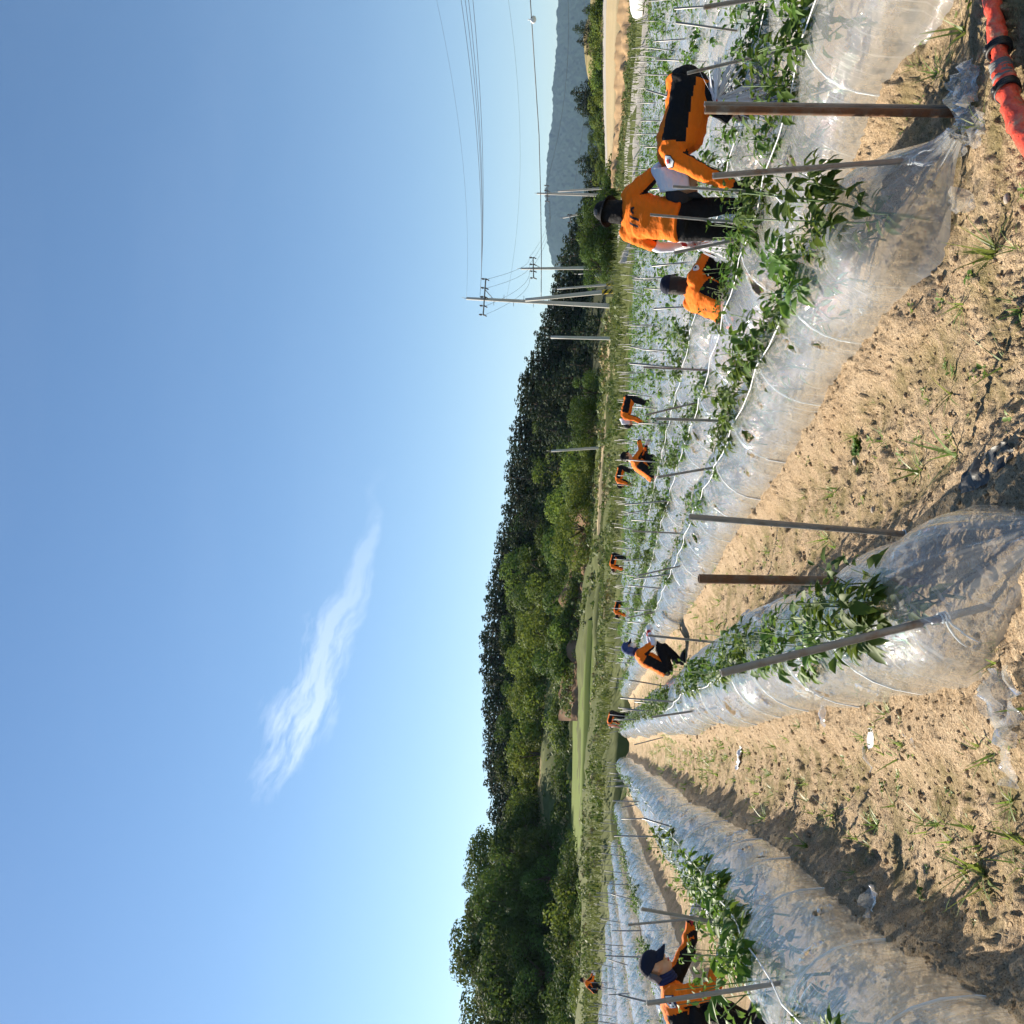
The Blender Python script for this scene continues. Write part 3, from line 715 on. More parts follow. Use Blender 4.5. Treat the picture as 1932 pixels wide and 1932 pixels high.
strip('lower_bank', 560, 1640, [([(1156, 560), (1153, 700), (1142, 850), (1136, 1000), (1128, 1200), (1106, 1640)], 69), ([(1150, 560), (1145, 700), (1131, 850), (1122, 1000), (1106, 1200), (1096, 1640)], 74), ([(1146, 560), (1141, 700), (1127, 850), (1117, 1000), (1090, 1200), (1090, 1640)], 82)], MAT['rough_grass'], rough=.4, rs=.6, seed=8)
strip('field_path', 640, 1010, [([(1151, 640), (1149, 700), (1140, 840), (1131, 920), (1127, 1010)], 69.5), ([(1146, 640), (1144, 700), (1133, 840), (1127, 920), (1124, 1010)], 74)], MAT['pale_field'], rough=.05)
strip('earth_bank', 960, 1360, [([(1117, 960), (1110, 1050), (1098, 1180), (1086, 1280), (1080, 1360)], 84), ([(1085, 960), (1070, 1050), (1062, 1180), (1058, 1280), (1062, 1360)], 90)], MAT['red_earth'], rough=1.2, rs=.5, seed=9)
strip('scrub_bank', 1180, 2200, [([(1100, 1180), (1080, 1380), (1078, 1600), (1092, 1660), (1092, 2200)], 93), ([(1075, 1180), (1050, 1350), (1045, 1500), (1042, 1932), (1040, 2200)], 100), ([(1058, 1180), (1030, 1300), (1024, 1400), (1026, 1560), (1024, 1932), (1022, 2200)], 106)], MAT['rough_grass'], rough=1.0, rs=.3, seed=11)
strip('upper_terrace', 1140, 2200, [([(1062, 1140), (1030, 1300), (1024, 1400), (1026, 1560), (1024, 1932), (1022, 2200)], 106), ([(1050, 1140), (1018, 1300), (1007, 1400), (1005, 1560), (1000, 1932), (996, 2200)], 120)], MAT['dry_grass'], rough=.3)
strip('wooded_hill', 250, 2200, [([(1168, 250), (1165, 450), (1160, 600), (1150, 800), (1120, 960), (1080, 1080), (1055, 1150), (1024, 1300), (1010, 1400), (1008, 1560), (1003, 2200)], [(100, 250), (88, 600), (84, 900), (100, 1100), (118, 1300), (119, 2200)]),
      ([(1140, 250), (1120, 450), (1080, 600), (1060, 800), (1030, 960), (1000, 1080), (980, 1200), (975, 1400), (975, 1560), (980, 2200)], [(135, 250), (125, 700), (130, 1100), (140, 2200)]),
      ([(1150, 250), (1130, 450), (1100, 600), (1085, 800), (1050, 960), (1020, 1080), (1000, 1200), (1000, 1400), (1000, 1560), (1000, 2200)], 230)], MAT['forest_floor'], rough=.6, nsub=8)
# right: road, verge, clod bank, pale field, hedge line, knoll
strip('concrete_road', 0 - 150, 497, [([(1226, -150), (1216, 20), (1197, 271), (1189, 451), (1170, 497)], 55), ([(1221, -150), (1210, 20), (1179, 271), (1165, 451), (1166, 497)], [(64, -150), (66, 270), (78, 497)])], MAT['concrete_road'], rough=.02)
strip('road_verge', -150, 360, [([(1222, -150), (1211, 20), (1180, 271), (1168, 360)], [(64.5, -150), (67, 360)]), ([(1206, -150), (1193, 20), (1170, 271), (1160, 360)], 72)], MAT['rough_grass'], rough=.3, rs=.6)
strip('clod_bank', -150, 355, [([(1207, -150), (1194, 20), (1171, 271), (1158, 355)], 72), ([(1178, -150), (1165, 20), (1160, 200), (1154, 355)], 80)], MAT['clod_bank'], rough=.5, rs=1.3, seed=21)
strip('pale_field', -150, 352, [([(1178, -150), (1165, 20), (1160, 200), (1154, 352)], 80), ([(1150, -150), (1143, 20), (1143, 200), (1147, 352)], 120)], MAT['pale_field'], rough=.12)
strip('farm_lane', -150, 330, [([(1151, -150), (1143.5, 20), (1143, 200), (1146, 330)], 120), ([(1143, -150), (1137, 20), (1138, 200), (1143, 330)], 124)], MAT['concrete_road'], rough=.02)
strip('knoll', -150, 360, [([(1144, -150), (1138, 20), (1139, 200), (1144, 330), (1152, 360)], 125), ([(1120, -150), (1112, 20), (1100, 60), (1104, 120), (1118, 200), (1126, 250), (1140, 360)], 150), ([(1130, -150), (1125, 60), (1135, 360)], 200)], MAT['dry_grass'], rough=.8, rs=.1)

# distant hazy mountain
ys = np.linspace(-260, 620, 900)
ridge = poly([(1070, -260), (1052, 0), (1050, 90), (1043, 160), (1042, 220), (1034, 280), (1030, 340), (1028, 400), (1031, 450), (1040, 490), (1058, 540), (1090, 620)], ys)
rowsP = []
for k in range(90):
    f = k / 89; dist = 2300 + 1500 * f
    xs = 1160 * (1 - f ** .9) + ridge * f ** .9
    P = np.array([at_dist(x, y, dist) for x, y in zip(xs, ys)]); rowsP.append(P)
P = np.array(rowsP); f = np.linspace(0, 1, 90)[:, None]
P[..., 2] += (60 * fbm(P[..., 0] * .0022, P[..., 1] * .0022, 5, 3) * (1 - f) * np.sin(math.pi * f) + 8 * np.clip(fbm(P[..., 0] * .07, P[..., 1] * .07, 7, 2), -.3, .5))
mo_ = link('mountain', mesh_np('mountain', P, grid_quads(*P.shape[:2]), None, MAT['hill_forest'])); mo_['kind'] = 'structure'

# ------------------------------------------------------------------ trees
def crown_cards(r, blobs, n, size, up_bias=.3, squash=1.):
    """leaf sprays spread over and just inside a set of lobes"""
    w = np.array([b[3] ** 2 for b in blobs]); w /= w.sum(); V = np.zeros((n, 4, 3))
    idx = r.choice(len(blobs), n, p=w)
    B = np.array(blobs)[idx]; d = r.normal(0, 1, (n, 3)); d[:, 2] += up_bias; d /= np.linalg.norm(d, axis=1)[:, None]
    rad = B[:, 3] * r.uniform(.72, 1.06, n)
    c = B[:, :3] + d * rad[:, None] * np.array([1, 1, squash])
    nr_ = d + r.normal(0, .34, (n, 3)); nr_ /= np.linalg.norm(nr_, axis=1)[:, None]
    a = np.cross(nr_, r.normal(0, 1, (n, 3))); a /= np.linalg.norm(a, axis=1)[:, None]; b = np.cross(nr_, a)
    s = size * r.uniform(.55, 1.25, n)[:, None]
    j = lambda: r.uniform(.6, 1.2, n)[:, None]
    V[:, 0] = c - a * s * j(); V[:, 1] = c - b * s * .6 * j(); V[:, 2] = c + a * s * j(); V[:, 3] = c + b * s * .6 * j()
    return V.reshape(-1, 3), np.arange(4 * n).reshape(n, 4)
def broadleaf(seed, H=9., n=4600, size=.19, wide=1.):
    r = np.random.default_rng(seed); bl = []; tr = MB()
    R = H * .36 * wide
    lean = r.normal(0, .03 * H, 2)
    tr.tube([(0, 0, -.6), (lean[0] * .3, lean[1] * .3, H * .25), (lean[0], lean[1], H * .7)], [H * .028, H * .02, H * .006], 7)
    for k in range(15):
        a = r.uniform(0, 6.28); z = r.uniform(.24, .9) * H; q = R * math.sqrt(max(.05, 1 - ((z / H - .52) / .5) ** 2)) * r.uniform(.35, .95)
        c = np.array([math.cos(a) * q + lean[0], math.sin(a) * q + lean[1], z]); bl.append((*c, r.uniform(.09, .20) * H * math.sqrt(wide)))
        tr.tube([(lean[0] * .5, lean[1] * .5, z * .55), c * .6 + np.array([0, 0, z * .3]), c], [H * .010, H * .007, H * .003], 5)
    V, Q = crown_cards(r, bl, n, size)
    return tr.mesh('trunk', MAT['bark']), (V, Q)
def pine(seed, H=10., n=3800, size=.17):
    r = np.random.default_rng(seed); tr = MB(); bl = []
    tr.tube([(0, 0, -.6), (r.normal(0, .15), r.normal(0, .15), H * .5), (0, 0, H * .97)], [H * .02, H * .014, H * .003], 6)
    nl = 13
    for k in range(nl):
        z = H * (.22 + .74 * k / (nl - 1)); w = H * .23 * (1 - .80 * (k / (nl - 1)) ** 1.3) * r.uniform(.8, 1.15)
        for q in range(5 if k < nl - 1 else 1):
            a = q * 1.257 + r.uniform(-.5, .5) + k; ln = w * r.uniform(.55, 1.1) if k < nl - 1 else 0
            c = np.array([math.cos(a) * ln, math.sin(a) * ln, z + ln * .22]); bl.append((*c, max(.36, w * .45)))
            tr.tube([(0, 0, z), c], [H * .006, .01], 4, caps=False)
    for z_ in np.linspace(.3, .98, 16): bl.append((0, 0, H * z_, max(.38, H * .12 * (1.05 - z_))))
    V, Q = crown_cards(r, bl, n, size, .2, .7)
    return tr.mesh('trunk', MAT['bark']), (V, Q)
TB = [broadleaf(300 + i, wide=1.15 + .1 * (i % 3)) for i in range(4)]
TP = [pine(400 + i) for i in range(4)]
SH = []
for i in range(3):
    r = np.random.default_rng(500 + i); bl = [(r.normal(0, .55), r.normal(0, .55), .5 + abs(r.normal(0, .45)), r.uniform(.45, .75)) for k in range(8)]
    t_ = MB(); [t_.tube([(0, 0, -.3), (b[0] * .8, b[1] * .8, b[2])], [.05, .015], 4) for b in bl]
    SH.append((t_.mesh('stems', MAT['bark']), crown_cards(r, bl, 1300, .10)))
def leafy(lst, mat, name='crown'): return [(a, mesh_np(name, v, q, None, MAT[mat], False)) for a, (v, q) in lst]
TBd = leafy(TB, 'broad_leaf'); TBb = leafy(TB, 'broad_leaf_bright'); TPd = leafy(TP, 'pine_needle'); SHd = leafy(SH, 'broad_leaf', 'foliage'); SHb = leafy(SH, 'broad_leaf_bright', 'foliage')
tr_r = random.Random(9)
def tree(kind, xtop, y, dist, H, label, group, name, wide=1., H0=None):
    P = at_dist(xtop, y, dist); lst = {'b': TBd, 'B': TBb, 'p': TPd, 's': SHd, 'S': SHb}[kind]; H0 = {'p': 10., 'b': 9., 'B': 9., 's': 1.75, 'S': 1.75}[kind]
    tk, cr = lst[tr_r.randrange(len(lst))]; k = H / H0
    e = link(name, None, None, (P[0], P[1], P[2] - H), tr_r.uniform(0, 6.28)); e.scale = (k * wide, k * wide, k)
    tag(e, label, 'tree' if kind not in 'sS' else 'shrub', group)
    if tk is not None: link('trunk' if kind not in 'sS' else 'stems', tk, e)
    link('crown' if kind not in 'sS' else 'foliage', cr, e)
    return e
# skyline of pines on the hill
RID = [(1140, 300), (1105, 345), (1075, 420), (1052, 490), (1040, 540), (1020, 600), (1000, 660), (985, 700), (972, 760), (965, 800), (955, 880), (948, 950), (938, 1010), (925, 1080), (912, 1140), (905, 1200), (907, 1270), (910, 1330), (912, 1400), (915, 1480), (922, 1540), (935, 1600), (945, 1660)]
G1 = 'dark pines of the wooded hill'; L1_ = 'dark pine among the pines along the wooded hill\'s skyline'
skc = [0]
def sky_label(y):
    if y < 570: return 'dark skyline pine right of the tallest utility pole, below the hazy mountain'
    skc[0] += 1
    return '%s skyline pine left of the tallest utility pole' % ORD[skc[0] - 1] if skc[0] <= len(ORD) else L1_
y = 330
while y < 1650:
    dist = 128 + tr_r.uniform(-7, 7)
    tree('p', poly(RID, y) + tr_r.uniform(-3, 8), y, dist, tr_r.uniform(9, 12.5), sky_label(y), G1, 'pine_tree', tr_r.uniform(1.3, 1.75)); y += tr_r.uniform(9, 15)
# lower ranks of pines on the right flank
for off, dist, y0, y1 in ((38, 118, 380, 1000), (74, 108, 420, 950), (104, 101, 520, 960), (132, 94, 480, 860)):
    y = y0 + tr_r.uniform(0, 15)
    while y < y1:
        x = poly(RID, y) + off + tr_r.uniform(-10, 14)
        if x < 1140: tree('p', x, y, dist + tr_r.uniform(-4, 4), tr_r.uniform(7.5, 10.5), 'dark pine on the hill slope behind the utility poles', 'dark pines behind the utility poles', 'pine_tree', tr_r.uniform(1.3, 1.75))
        y += tr_r.uniform(20, 34)
# broadleaf wood on the middle and left slope
for off, dist, y0, y1, k in ((34, 122, 850, 1640, 'b'), (62, 114, 880, 1620, 'B'), (92, 108, 860, 1340, 'B'), (122, 102, 850, 1230, 'b'), (110, 96, 870, 1120, 'B')):
    y = y0 + tr_r.uniform(0, 20)
    while y < y1:
        x = poly(RID, y) + off + tr_r.uniform(-12, 14); kk = k if tr_r.random() < .75 else ('b' if k == 'B' else 'B')
        if y > 1330: x = min(x, 962)
        tree(kk, x, y, dist + tr_r.uniform(-4, 4), tr_r.uniform(6.5, 9.5), 'leafy broadleaf tree in the wood below the hill\'s pines', 'broadleaf trees of the wooded hill', 'broadleaf_tree', tr_r.uniform(1., 1.3))
        y += tr_r.uniform(28, 46)
# bright lower trees at the wood's edge
for x, y, H, w in ((1075, 780, 3.6, 1.4), (1085, 820, 3.2, 1.5), (1080, 740, 3.4, 1.3), (1100, 880, 3.0, 1.5), (1085, 860, 3.4, 1.4), (1060, 930, 5, 1.3), (1045, 1000, 5, 1.3), (1080, 450, 4, 1.3), (1095, 500, 3.2, 1.4), (1100, 420, 3.3, 1.5), (1105, 470, 3.0, 1.5)):
    tree('B' if y > 840 else 'b', x, y, 82, H, 'small round-crowned tree at the foot of the wooded hill', 'small trees at the foot of the hill', 'broadleaf_tree', w)
# nearer dark grove on the left
GR = [(930, 1580), (885, 1600), (880, 1640), (862, 1690), (855, 1740), (856, 1800), (862, 1850), (870, 1900), (875, 1960), (880, 2200)]
for off, dist, k in ((0, 112, 'b'), (40, 106, 'b'), (78, 102, 'b'), (100, 99, 'b')):
    y = 1600 + tr_r.uniform(0, 20)
    while y < 2050:
        x = poly(GR, y) + off + tr_r.uniform(-4, 12)
        tree(k, x, y, dist + tr_r.uniform(-3, 3), tr_r.uniform(8.0, 10.5) if off < 60 else tr_r.uniform(5.5, 7), 'tall dark broadleaf tree of the grove on the left', 'dark grove on the left', 'broadleaf_tree', tr_r.uniform(1., 1.25)); y += tr_r.uniform(32, 48)
# scrub lines and round shrubs on the terraces
def shrub(x, y, dist, H, kind, label, group, wide=1.): tree(kind, x, y, dist, H, label, group, 'shrub', wide)
y = 1230
while y < 1640:
    shrub(1030 + tr_r.uniform(0, 26) + (8 if y < 1350 else 0), y, 100 + tr_r.uniform(-3, 3), tr_r.uniform(1.8, 2.8), tr_r.choice('sS'), 'dense shrub of the scrub line between the lawn and the upper terrace', 'scrub line above the lawn', tr_r.uniform(1.1, 1.6)); y += tr_r.uniform(11, 18)
y = 1260
while y < 1620:
    shrub(1048 + tr_r.uniform(-4, 16), y, 96, tr_r.uniform(1.6, 2.4), 's', 'dense shrub of the scrub line between the lawn and the upper terrace', 'scrub line above the lawn', tr_r.uniform(1.2, 1.7)); y += tr_r.uniform(14, 22)
for x, y, H in ((1042, 1712, 3.2), (1050, 1655, 2.2), (1062, 1625, 1.9), (1038, 1790, 2.6), (1060, 1770, 2.0), (1050, 1845, 2.3), (1032, 1870, 3.2), (1048, 1915, 2.6), (1070, 1690, 1.9), (1072, 1820, 1.8), (1075, 1880, 1.9), (1065, 1598, 1.8), (1068, 1740, 1.6)):
    shrub(x, y, 84 + tr_r.uniform(-4, 4), H, tr_r.choice('sSs'), 'round shrub on the grassy slope below the dark grove', 'round shrubs on the slope', tr_r.uniform(1.0, 1.25))
y = 1640
while y < 2000:
    shrub(1084 + tr_r.uniform(-8, 12), y, 76 + tr_r.uniform(-4, 4), tr_r.uniform(.9, 1.7), tr_r.choice('sS'), 'low bush along the field edge under the dark grove', 'low bushes along the field edge', tr_r.uniform(1.1, 1.6)); y += tr_r.uniform(10, 17)
y = 960
while y < 1260:
    shrub(poly([(1100, 960), (1080, 1080), (1050, 1180), (1035, 1260)], y) + tr_r.uniform(-6, 10), y, 88, tr_r.uniform(1.5, 2.4), tr_r.choice('sS'), 'bush along the top of the reddish earth bank', 'bushes on the earth bank', tr_r.uniform(1.1, 1.5)); y += tr_r.uniform(12, 20)
# knoll on the right: pines and a hedge
for x, y, H in ((1080, 55, 4.6), (1088, 78, 3.6), (1102, 100, 2.8), (1098, 20, 3.0), (1076, 175, 5.6), (1083, 190, 5.2), (1084, 205, 5.6), (1095, 215, 4), (1102, 155, 3), (1100, 235, 3.0), (1110, 250, 2.2), (1085, 305, 5.6), (1092, 325, 6), (1100, 345, 5.5), (1105, 290, 3.6)):
    tree('p' if x < 1103 else 'b', x, y, 138, H, 'pine standing on the dry grassy knoll below the hazy mountain', 'trees on the dry knoll', 'pine_tree' if x < 1103 else 'broadleaf_tree', 1.4)
y = -20
while y < 345:
    shrub(1115 + tr_r.uniform(-3, 10) + (y > 240) * 8, y, 127 + tr_r.uniform(-2, 2), tr_r.uniform(1.7, 2.4), tr_r.choice('sS'), 'clipped bush of the hedge behind the pale bare field', 'hedge bushes behind the pale field', tr_r.uniform(1.1, 1.5)); y += tr_r.uniform(7, 12)
for y in range(352, 480, 14):
    shrub(1128 + tr_r.uniform(-14, 12), y, 84, tr_r.uniform(1.5, 2.6), tr_r.choice('sS'), 'bush at the foot of the pines behind the road', 'bushes behind the road', 1.4)
# tall weeds along the far field edge
wd = MB(); r = np.random.default_rng(88)
for k in range(9000):
    y = r.uniform(-40, 1990); 
    d = r.uniform(54, 70); xx = float(poly([(1213, -40), (1198, 200), (1178, 400), (1172, 600), (1168, 850), (1160, 1000), (1150, 1200), (1142, 1380), (1130, 1500), (1117, 1932)], y)) - (d - 54) * 1.3 + 4
    if y < 500 and r.random() < .6: continue
    p = at_dist(xx, y, d); h = r.uniform(.1, .45); a = r.uniform(0, 6.28); w = r.uniform(.012, .05); dx = np.array([math.cos(a) * w, math.sin(a) * w, 0]); tip = np.array([r.normal(0, .15), r.normal(0, .15), h])
    wd.add([p - dx - [0, 0, .2], p + dx - [0, 0, .2], p + tip + dx * .2, p + tip - dx * .3], [(0, 1, 2, 3)])
tag(link('weeds', wd.mesh('weeds', MAT['weed_leaf'], False)), 'tall green weeds along the far edge of the field', 'weeds', kind='stuff')

# undergrowth: unkempt grass clumps and low scrub over the banks and terraces
ug = MB(); r = np.random.default_rng(91); zones = [
 (520, 560, 1990, lambda y: poly(VN, y) - 3, 55, lambda y: poly([(1157, 560), (1145, 850), (1138, 1000), (1131, 1200), (1117, 1380), (1101, 1500), (1092, 1990)], y), 70, .28),
 (260, 600, 1200, lambda y: poly([(1153, 600), (1142, 850), (1128, 1200)], y), 70, lambda y: poly([(1144, 600), (1127, 850), (1117, 1000), (1092, 1200)], y), 82, .4),
 (300, 1640, 1990, lambda y: 1094, 80, lambda y: 1030, 104, .55), (130, 960, 1340, lambda y: poly([(1112, 960), (1082, 1340)], y), 84, lambda y: poly([(1085, 960), (1060, 1340)], y), 90, .4),
 (150, 1200, 1640, lambda y: poly([(1090, 1200), (1078, 1640)], y), 93, lambda y: poly([(1055, 1200), (1028, 1640)], y), 104, .6), (130, 1140, 1990, lambda y: poly([(1060, 1140), (1026, 1350), (1024, 1990)], y), 107, lambda y: poly([(1050, 1140), (1007, 1400), (1000, 1990)], y), 119, .35),
 (140, -30, 360, lambda y: poly([(1214, -30), (1182, 271), (1170, 360)], y), 65, lambda y: poly([(1194, -30), (1172, 271), (1160, 360)], y), 72, .22)]
for cnt_, y0, y1, fa, da, fb, db, sz in zones:
    for k in range(cnt_):
        y = r.uniform(y0, y1); f = r.random(); x = fa(y) * (1 - f) + fb(y) * f; p = at_dist(x, y, da * (1 - f) + db * f); s = sz * r.uniform(.5, 1.5)
        bl = [(p[0] + r.normal(0, s * .8), p[1] + r.normal(0, s * .8), p[2] + s * .15 + r.uniform(0, s * .3), s * r.uniform(.4, .8)) for _ in range(3)]
        V, Q = crown_cards(r, bl, 34, s * .33, .5); ug.add(V, Q, None, 0 if r.random() < .6 else (1 if r.random() < .6 else 2))
simple('straw', (.30, .24, .11), .9, var=.3)
tag(link('undergrowth', ug.mesh('undergrowth', [MAT['weed_leaf'], MAT['broad_leaf'], MAT['straw']], False)), 'unkempt grass and low scrub on the banks beyond the field', 'scrub', kind='stuff')

# ------------------------------------------------------------------ people
def cloth(name, col, rough=.85, bscale=16, bst=.6):
    n = NT(name); v = n.obj()
    c = n.mixc(n.noise(8, 4, .6, v), tuple(q * .88 for q in col), tuple(min(1, q * 1.1) for q in col))
    mp = n.n('ShaderNodeMapping'); mp.inputs['Scale'].default_value = (1, 1, 2.2); n.l(v, mp.inputs['Vector'])
    h = n.math('ADD', n.noise(bscale, 3, .55, mp.outputs[0]), n.math('MULTIPLY', n.noise(400, 1, .5, v), .05))
    return n.done(n.bsdf(c, rough, 0, n.bump(h, bst, .03), .2))
cloth('orange_cloth', (.86, .18, .011)); cloth('black_cloth', (.010, .010, .012)); cloth('navy_cloth', (.012, .016, .035)); cloth('blue_cap', (.05, .075, .19))
cloth('white_cloth', (.74, .75, .80)); cloth('sleeve_white', (.72, .72, .84), bst=.1); cloth('grey_cloth', (.10, .105, .12)); cloth('scarf_navy', (.02, .03, .10)); cloth('dark_grey_cloth', (.03, .03, .034))
simple('skin', (.55, .33, .22), .55, var=.06); simple('hair', (.014, .009, .007), .55, var=.3, vscale=60, bump=.6, bscale=120); simple('boot', (.012, .012, .013), .6)
simple('red_trim', (.42, .03, .035), .8); simple('patch_white', (.8, .8, .82), .8, var=.03); simple('patch_navy', (.02, .025, .08), .8, var=.03); simple('patch_red', (.55, .05, .05), .8, var=.03); simple('patch_black', (.012, .012, .014), .8); simple('sock', (.45, .42, .42), .9)
V3 = lambda *a: np.array(a, float)
def unit(v): return v / (np.linalg.norm(v) + 1e-9)
def ell(mb, c, A, B, Cc, nu=14, nv=9, m=0):
    """closed ellipsoid with semi-axes vectors A, B, C"""
    V = [c + Cc]; Q = []; T = []
    for i in range(1, nv):
        ph = math.pi * i / nv
        for k in range(nu):
            th = 2 * math.pi * k / nu; V.append(c + Cc * math.cos(ph) + math.sin(ph) * (A * math.cos(th) + B * math.sin(th)))
    V.append(c - Cc); n_ = len(V)
    for k in range(nu): T.append((0, 1 + k, 1 + (k + 1) % nu)); T.append((n_ - 1, 1 + (nv - 2) * nu + (k + 1) % nu, 1 + (nv - 2) * nu + k))
    for i in range(nv - 2):
        for k in range(nu): Q.append((1 + i * nu + k, 1 + (i + 1) * nu + k, 1 + (i + 1) * nu + (k + 1) % nu, 1 + i * nu + (k + 1) % nu))
    mb.add(V, Q, T, m)
def loft(mb, rings, seg=16, m=0, p=2.3):
    """rings: (centre, lateral half-axis, depth half-axis); superellipse section, capped"""
    V = []; an = np.linspace(0, 2 * math.pi, seg, endpoint=False); ca, sa_ = np.cos(an), np.sin(an)
    ca = np.sign(ca) * np.abs(ca) ** (2 / p); sa_ = np.sign(sa_) * np.abs(sa_) ** (2 / p)
    for c, A, B in rings: V.append(c + ca[:, None] * A + sa_[:, None] * B)
    n_ = len(rings); V = np.concatenate(V + [np.array([rings[0][0]]), np.array([rings[-1][0]])])
    Q = [(i * seg + k, i * seg + (k + 1) % seg, (i + 1) * seg + (k + 1) % seg, (i + 1) * seg + k) for i in range(n_ - 1) for k in range(seg)]
    T = [(n_ * seg, (k + 1) % seg, k) for k in range(seg)] + [(n_ * seg + 1, (n_ - 1) * seg + k, (n_ - 1) * seg + (k + 1) % seg) for k in range(seg)]
    mb.add(V, Q, T, m)
def limb(mb, pts, rad, seg=12, m=0):
    P = [np.asarray(p, float) for p in pts]; pp = []; rr_ = []
    d0 = unit(P[0] - P[1]); d1 = unit(P[-1] - P[-2])
    for a_, b_ in ((.9, .4), (.6, .78)): pp.append(P[0] + d0 * rad[0] * a_); rr_.append(rad[0] * b_)
    for i in range(len(P)):
        pp.append(P[i]); rr_.append(rad[i])
        if i < len(P) - 1:
            for f in (.33, .67): pp.append(P[i] * (1 - f) + P[i + 1] * f); rr_.append(rad[i] * (1 - f) + rad[i + 1] * f)
    for a_, b_ in ((.6, .78), (.9, .4)): pp.append(P[-1] + d1 * rad[-1] * a_); rr_.append(rad[-1] * b_)
    Vv, Q, T = tube_np(pp, rr_, seg); mb.add(Vv, Q, T, m)
def remesh(mb, name, voxel, smooth=3, fold=0., fscale=22., seed=0):
    me0 = mb.mesh('tmp', None); o = bpy.data.objects.new('tmp', me0); COL.objects.link(o)
    md = o.modifiers.new('r', 'REMESH'); md.mode = 'VOXEL'; md.voxel_size = voxel
    if smooth: sm = o.modifiers.new('s', 'SMOOTH'); sm.iterations = smooth; sm.factor = .6
    dg = bpy.context.evaluated_depsgraph_get(); me = bpy.data.meshes.new_from_object(o.evaluated_get(dg)); me.name = name
    bpy.data.objects.remove(o); bpy.data.meshes.remove(me0)
    nv = len(me.vertices); co = np.zeros(nv * 3, np.float32); me.vertices.foreach_get('co', co); co = co.reshape(-1, 3).astype(float)
    if fold:
        no = np.zeros(nv * 3, np.float32); me.vertices.foreach_get('normal', no); no = no.reshape(-1, 3)
        w = vnoise(co[:, 0] * fscale + co[:, 2] * fscale * .7, co[:, 1] * fscale * .35, seed) + .6 * vnoise(co[:, 2] * fscale * 1.6 - co[:, 1] * 6, co[:, 0] * fscale * .4, seed + 3)
        co = co + no * (w * fold)[:, None]; me.vertices.foreach_set('co', co.astype(np.float32).ravel())
    me.polygons.foreach_set('use_smooth', np.ones(len(me.polygons), bool)); me.update()
    return me
def face_centers(me):
    c = np.zeros(len(me.polygons) * 3, np.float32); me.polygons.foreach_get('center', c); return c.reshape(-1, 3).astype(float)
def seg_dist(P, a, b):
    d = b - a; k = np.clip(((P - a) @ d) / (d @ d), 0, 1); return np.linalg.norm(P - a - k[:, None] * d, axis=1), k
def hand(mb, w, d, nrm, side, curl=.6, m=0, sc=1.):
    """palm and five bent fingers; w wrist, d pointing along the hand, nrm palm side, side = +1 left hand"""
    d = unit(d); nrm = unit(nrm - d * (nrm @ d)); l = np.cross(nrm, d) * side
    P0 = w + d * .02 * sc
    loft(mb, [(w - d * .01, l * .028 * sc, nrm * .022 * sc), (P0 + d * .02 * sc, l * .036 * sc, nrm * .018 * sc), (P0 + d * .06 * sc, l * .043 * sc, nrm * .016 * sc), (P0 + d * .085 * sc, l * .040 * sc, nrm * .012 * sc)], 10, m)
    for k, (off, ln) in enumerate(((-.030, .072), (-.010, .082), (.011, .077), (.030, .060))):
        b = P0 + d * .078 * sc + l * off * sc; a = 0; pts = [b]
        for q, f in enumerate((.45, .32, .23)):
            a += curl * (.7 + .25 * q); dd = d * math.cos(a) + nrm * math.sin(a) + l * off * 1.5; pts.append(pts[-1] + unit(dd) * ln * f * sc)
        mb.tube(pts, [.0098 * sc, .0095 * sc, .0088 * sc, .007 * sc], 6, m)
    b = P0 + d * .018 * sc - l * .034 * sc; pts = [b]
    for q, f in enumerate((.5, .5)):
        dd = d * .75 - l * (.65 - .5 * q) + nrm * (.35 + .4 * q); pts.append(pts[-1] + unit(dd) * .036 * sc)
    mb.tube(pts, [.0125 * sc, .0105 * sc, .008 * sc], 6, m)

SQUAT = dict(pelvis=V3(-.14, 0, .32), chest=V3(.10, 0, .66), neck=V3(.19, 0, .80), head=V3(.27, 0, .93), hd=V3(1, 0, -.35), kneeL=V3(.30, .17, .47), kneeR=V3(.30, -.17, .47), ankL=V3(.02, .13, .09), ankR=V3(.02, -.13, .09),
             elL=V3(.36, .22, .52), wrL=V3(.58, .12, .50), elR=V3(.30, -.24, .46), wrR=V3(.52, -.14, .42))
BENT = dict(pelvis=V3(-.10, 0, .91), chest=V3(.30, 0, 1.0), neck=V3(.47, 0, .97), head=V3(.58, 0, .90), hd=V3(.35, 0, -1), kneeL=V3(.03, .12, .50), kneeR=V3(.0, -.12, .50), ankL=V3(-.03, .12, .09), ankR=V3(-.06, -.12, .09),
            elL=V3(.45, .22, .72), wrL=V3(.55, .14, .50), elR=V3(.42, -.22, .72), wrR=V3(.52, -.12, .50))
STAND = dict(pelvis=V3(-.04, 0, .92), chest=V3(.10, 0, 1.27), neck=V3(.18, 0, 1.43), head=V3(.25, 0, 1.55), hd=V3(1, 0, -.45), kneeL=V3(.04, .12, .50), kneeR=V3(.0, -.12, .50), ankL=V3(-.03, .13, .09), ankR=V3(-.06, -.12, .09),
             elL=V3(.10, .29, 1.08), wrL=V3(.22, .31, .84), elR=V3(.20, -.33, 1.08), wrR=V3(.33, -.40, .86))
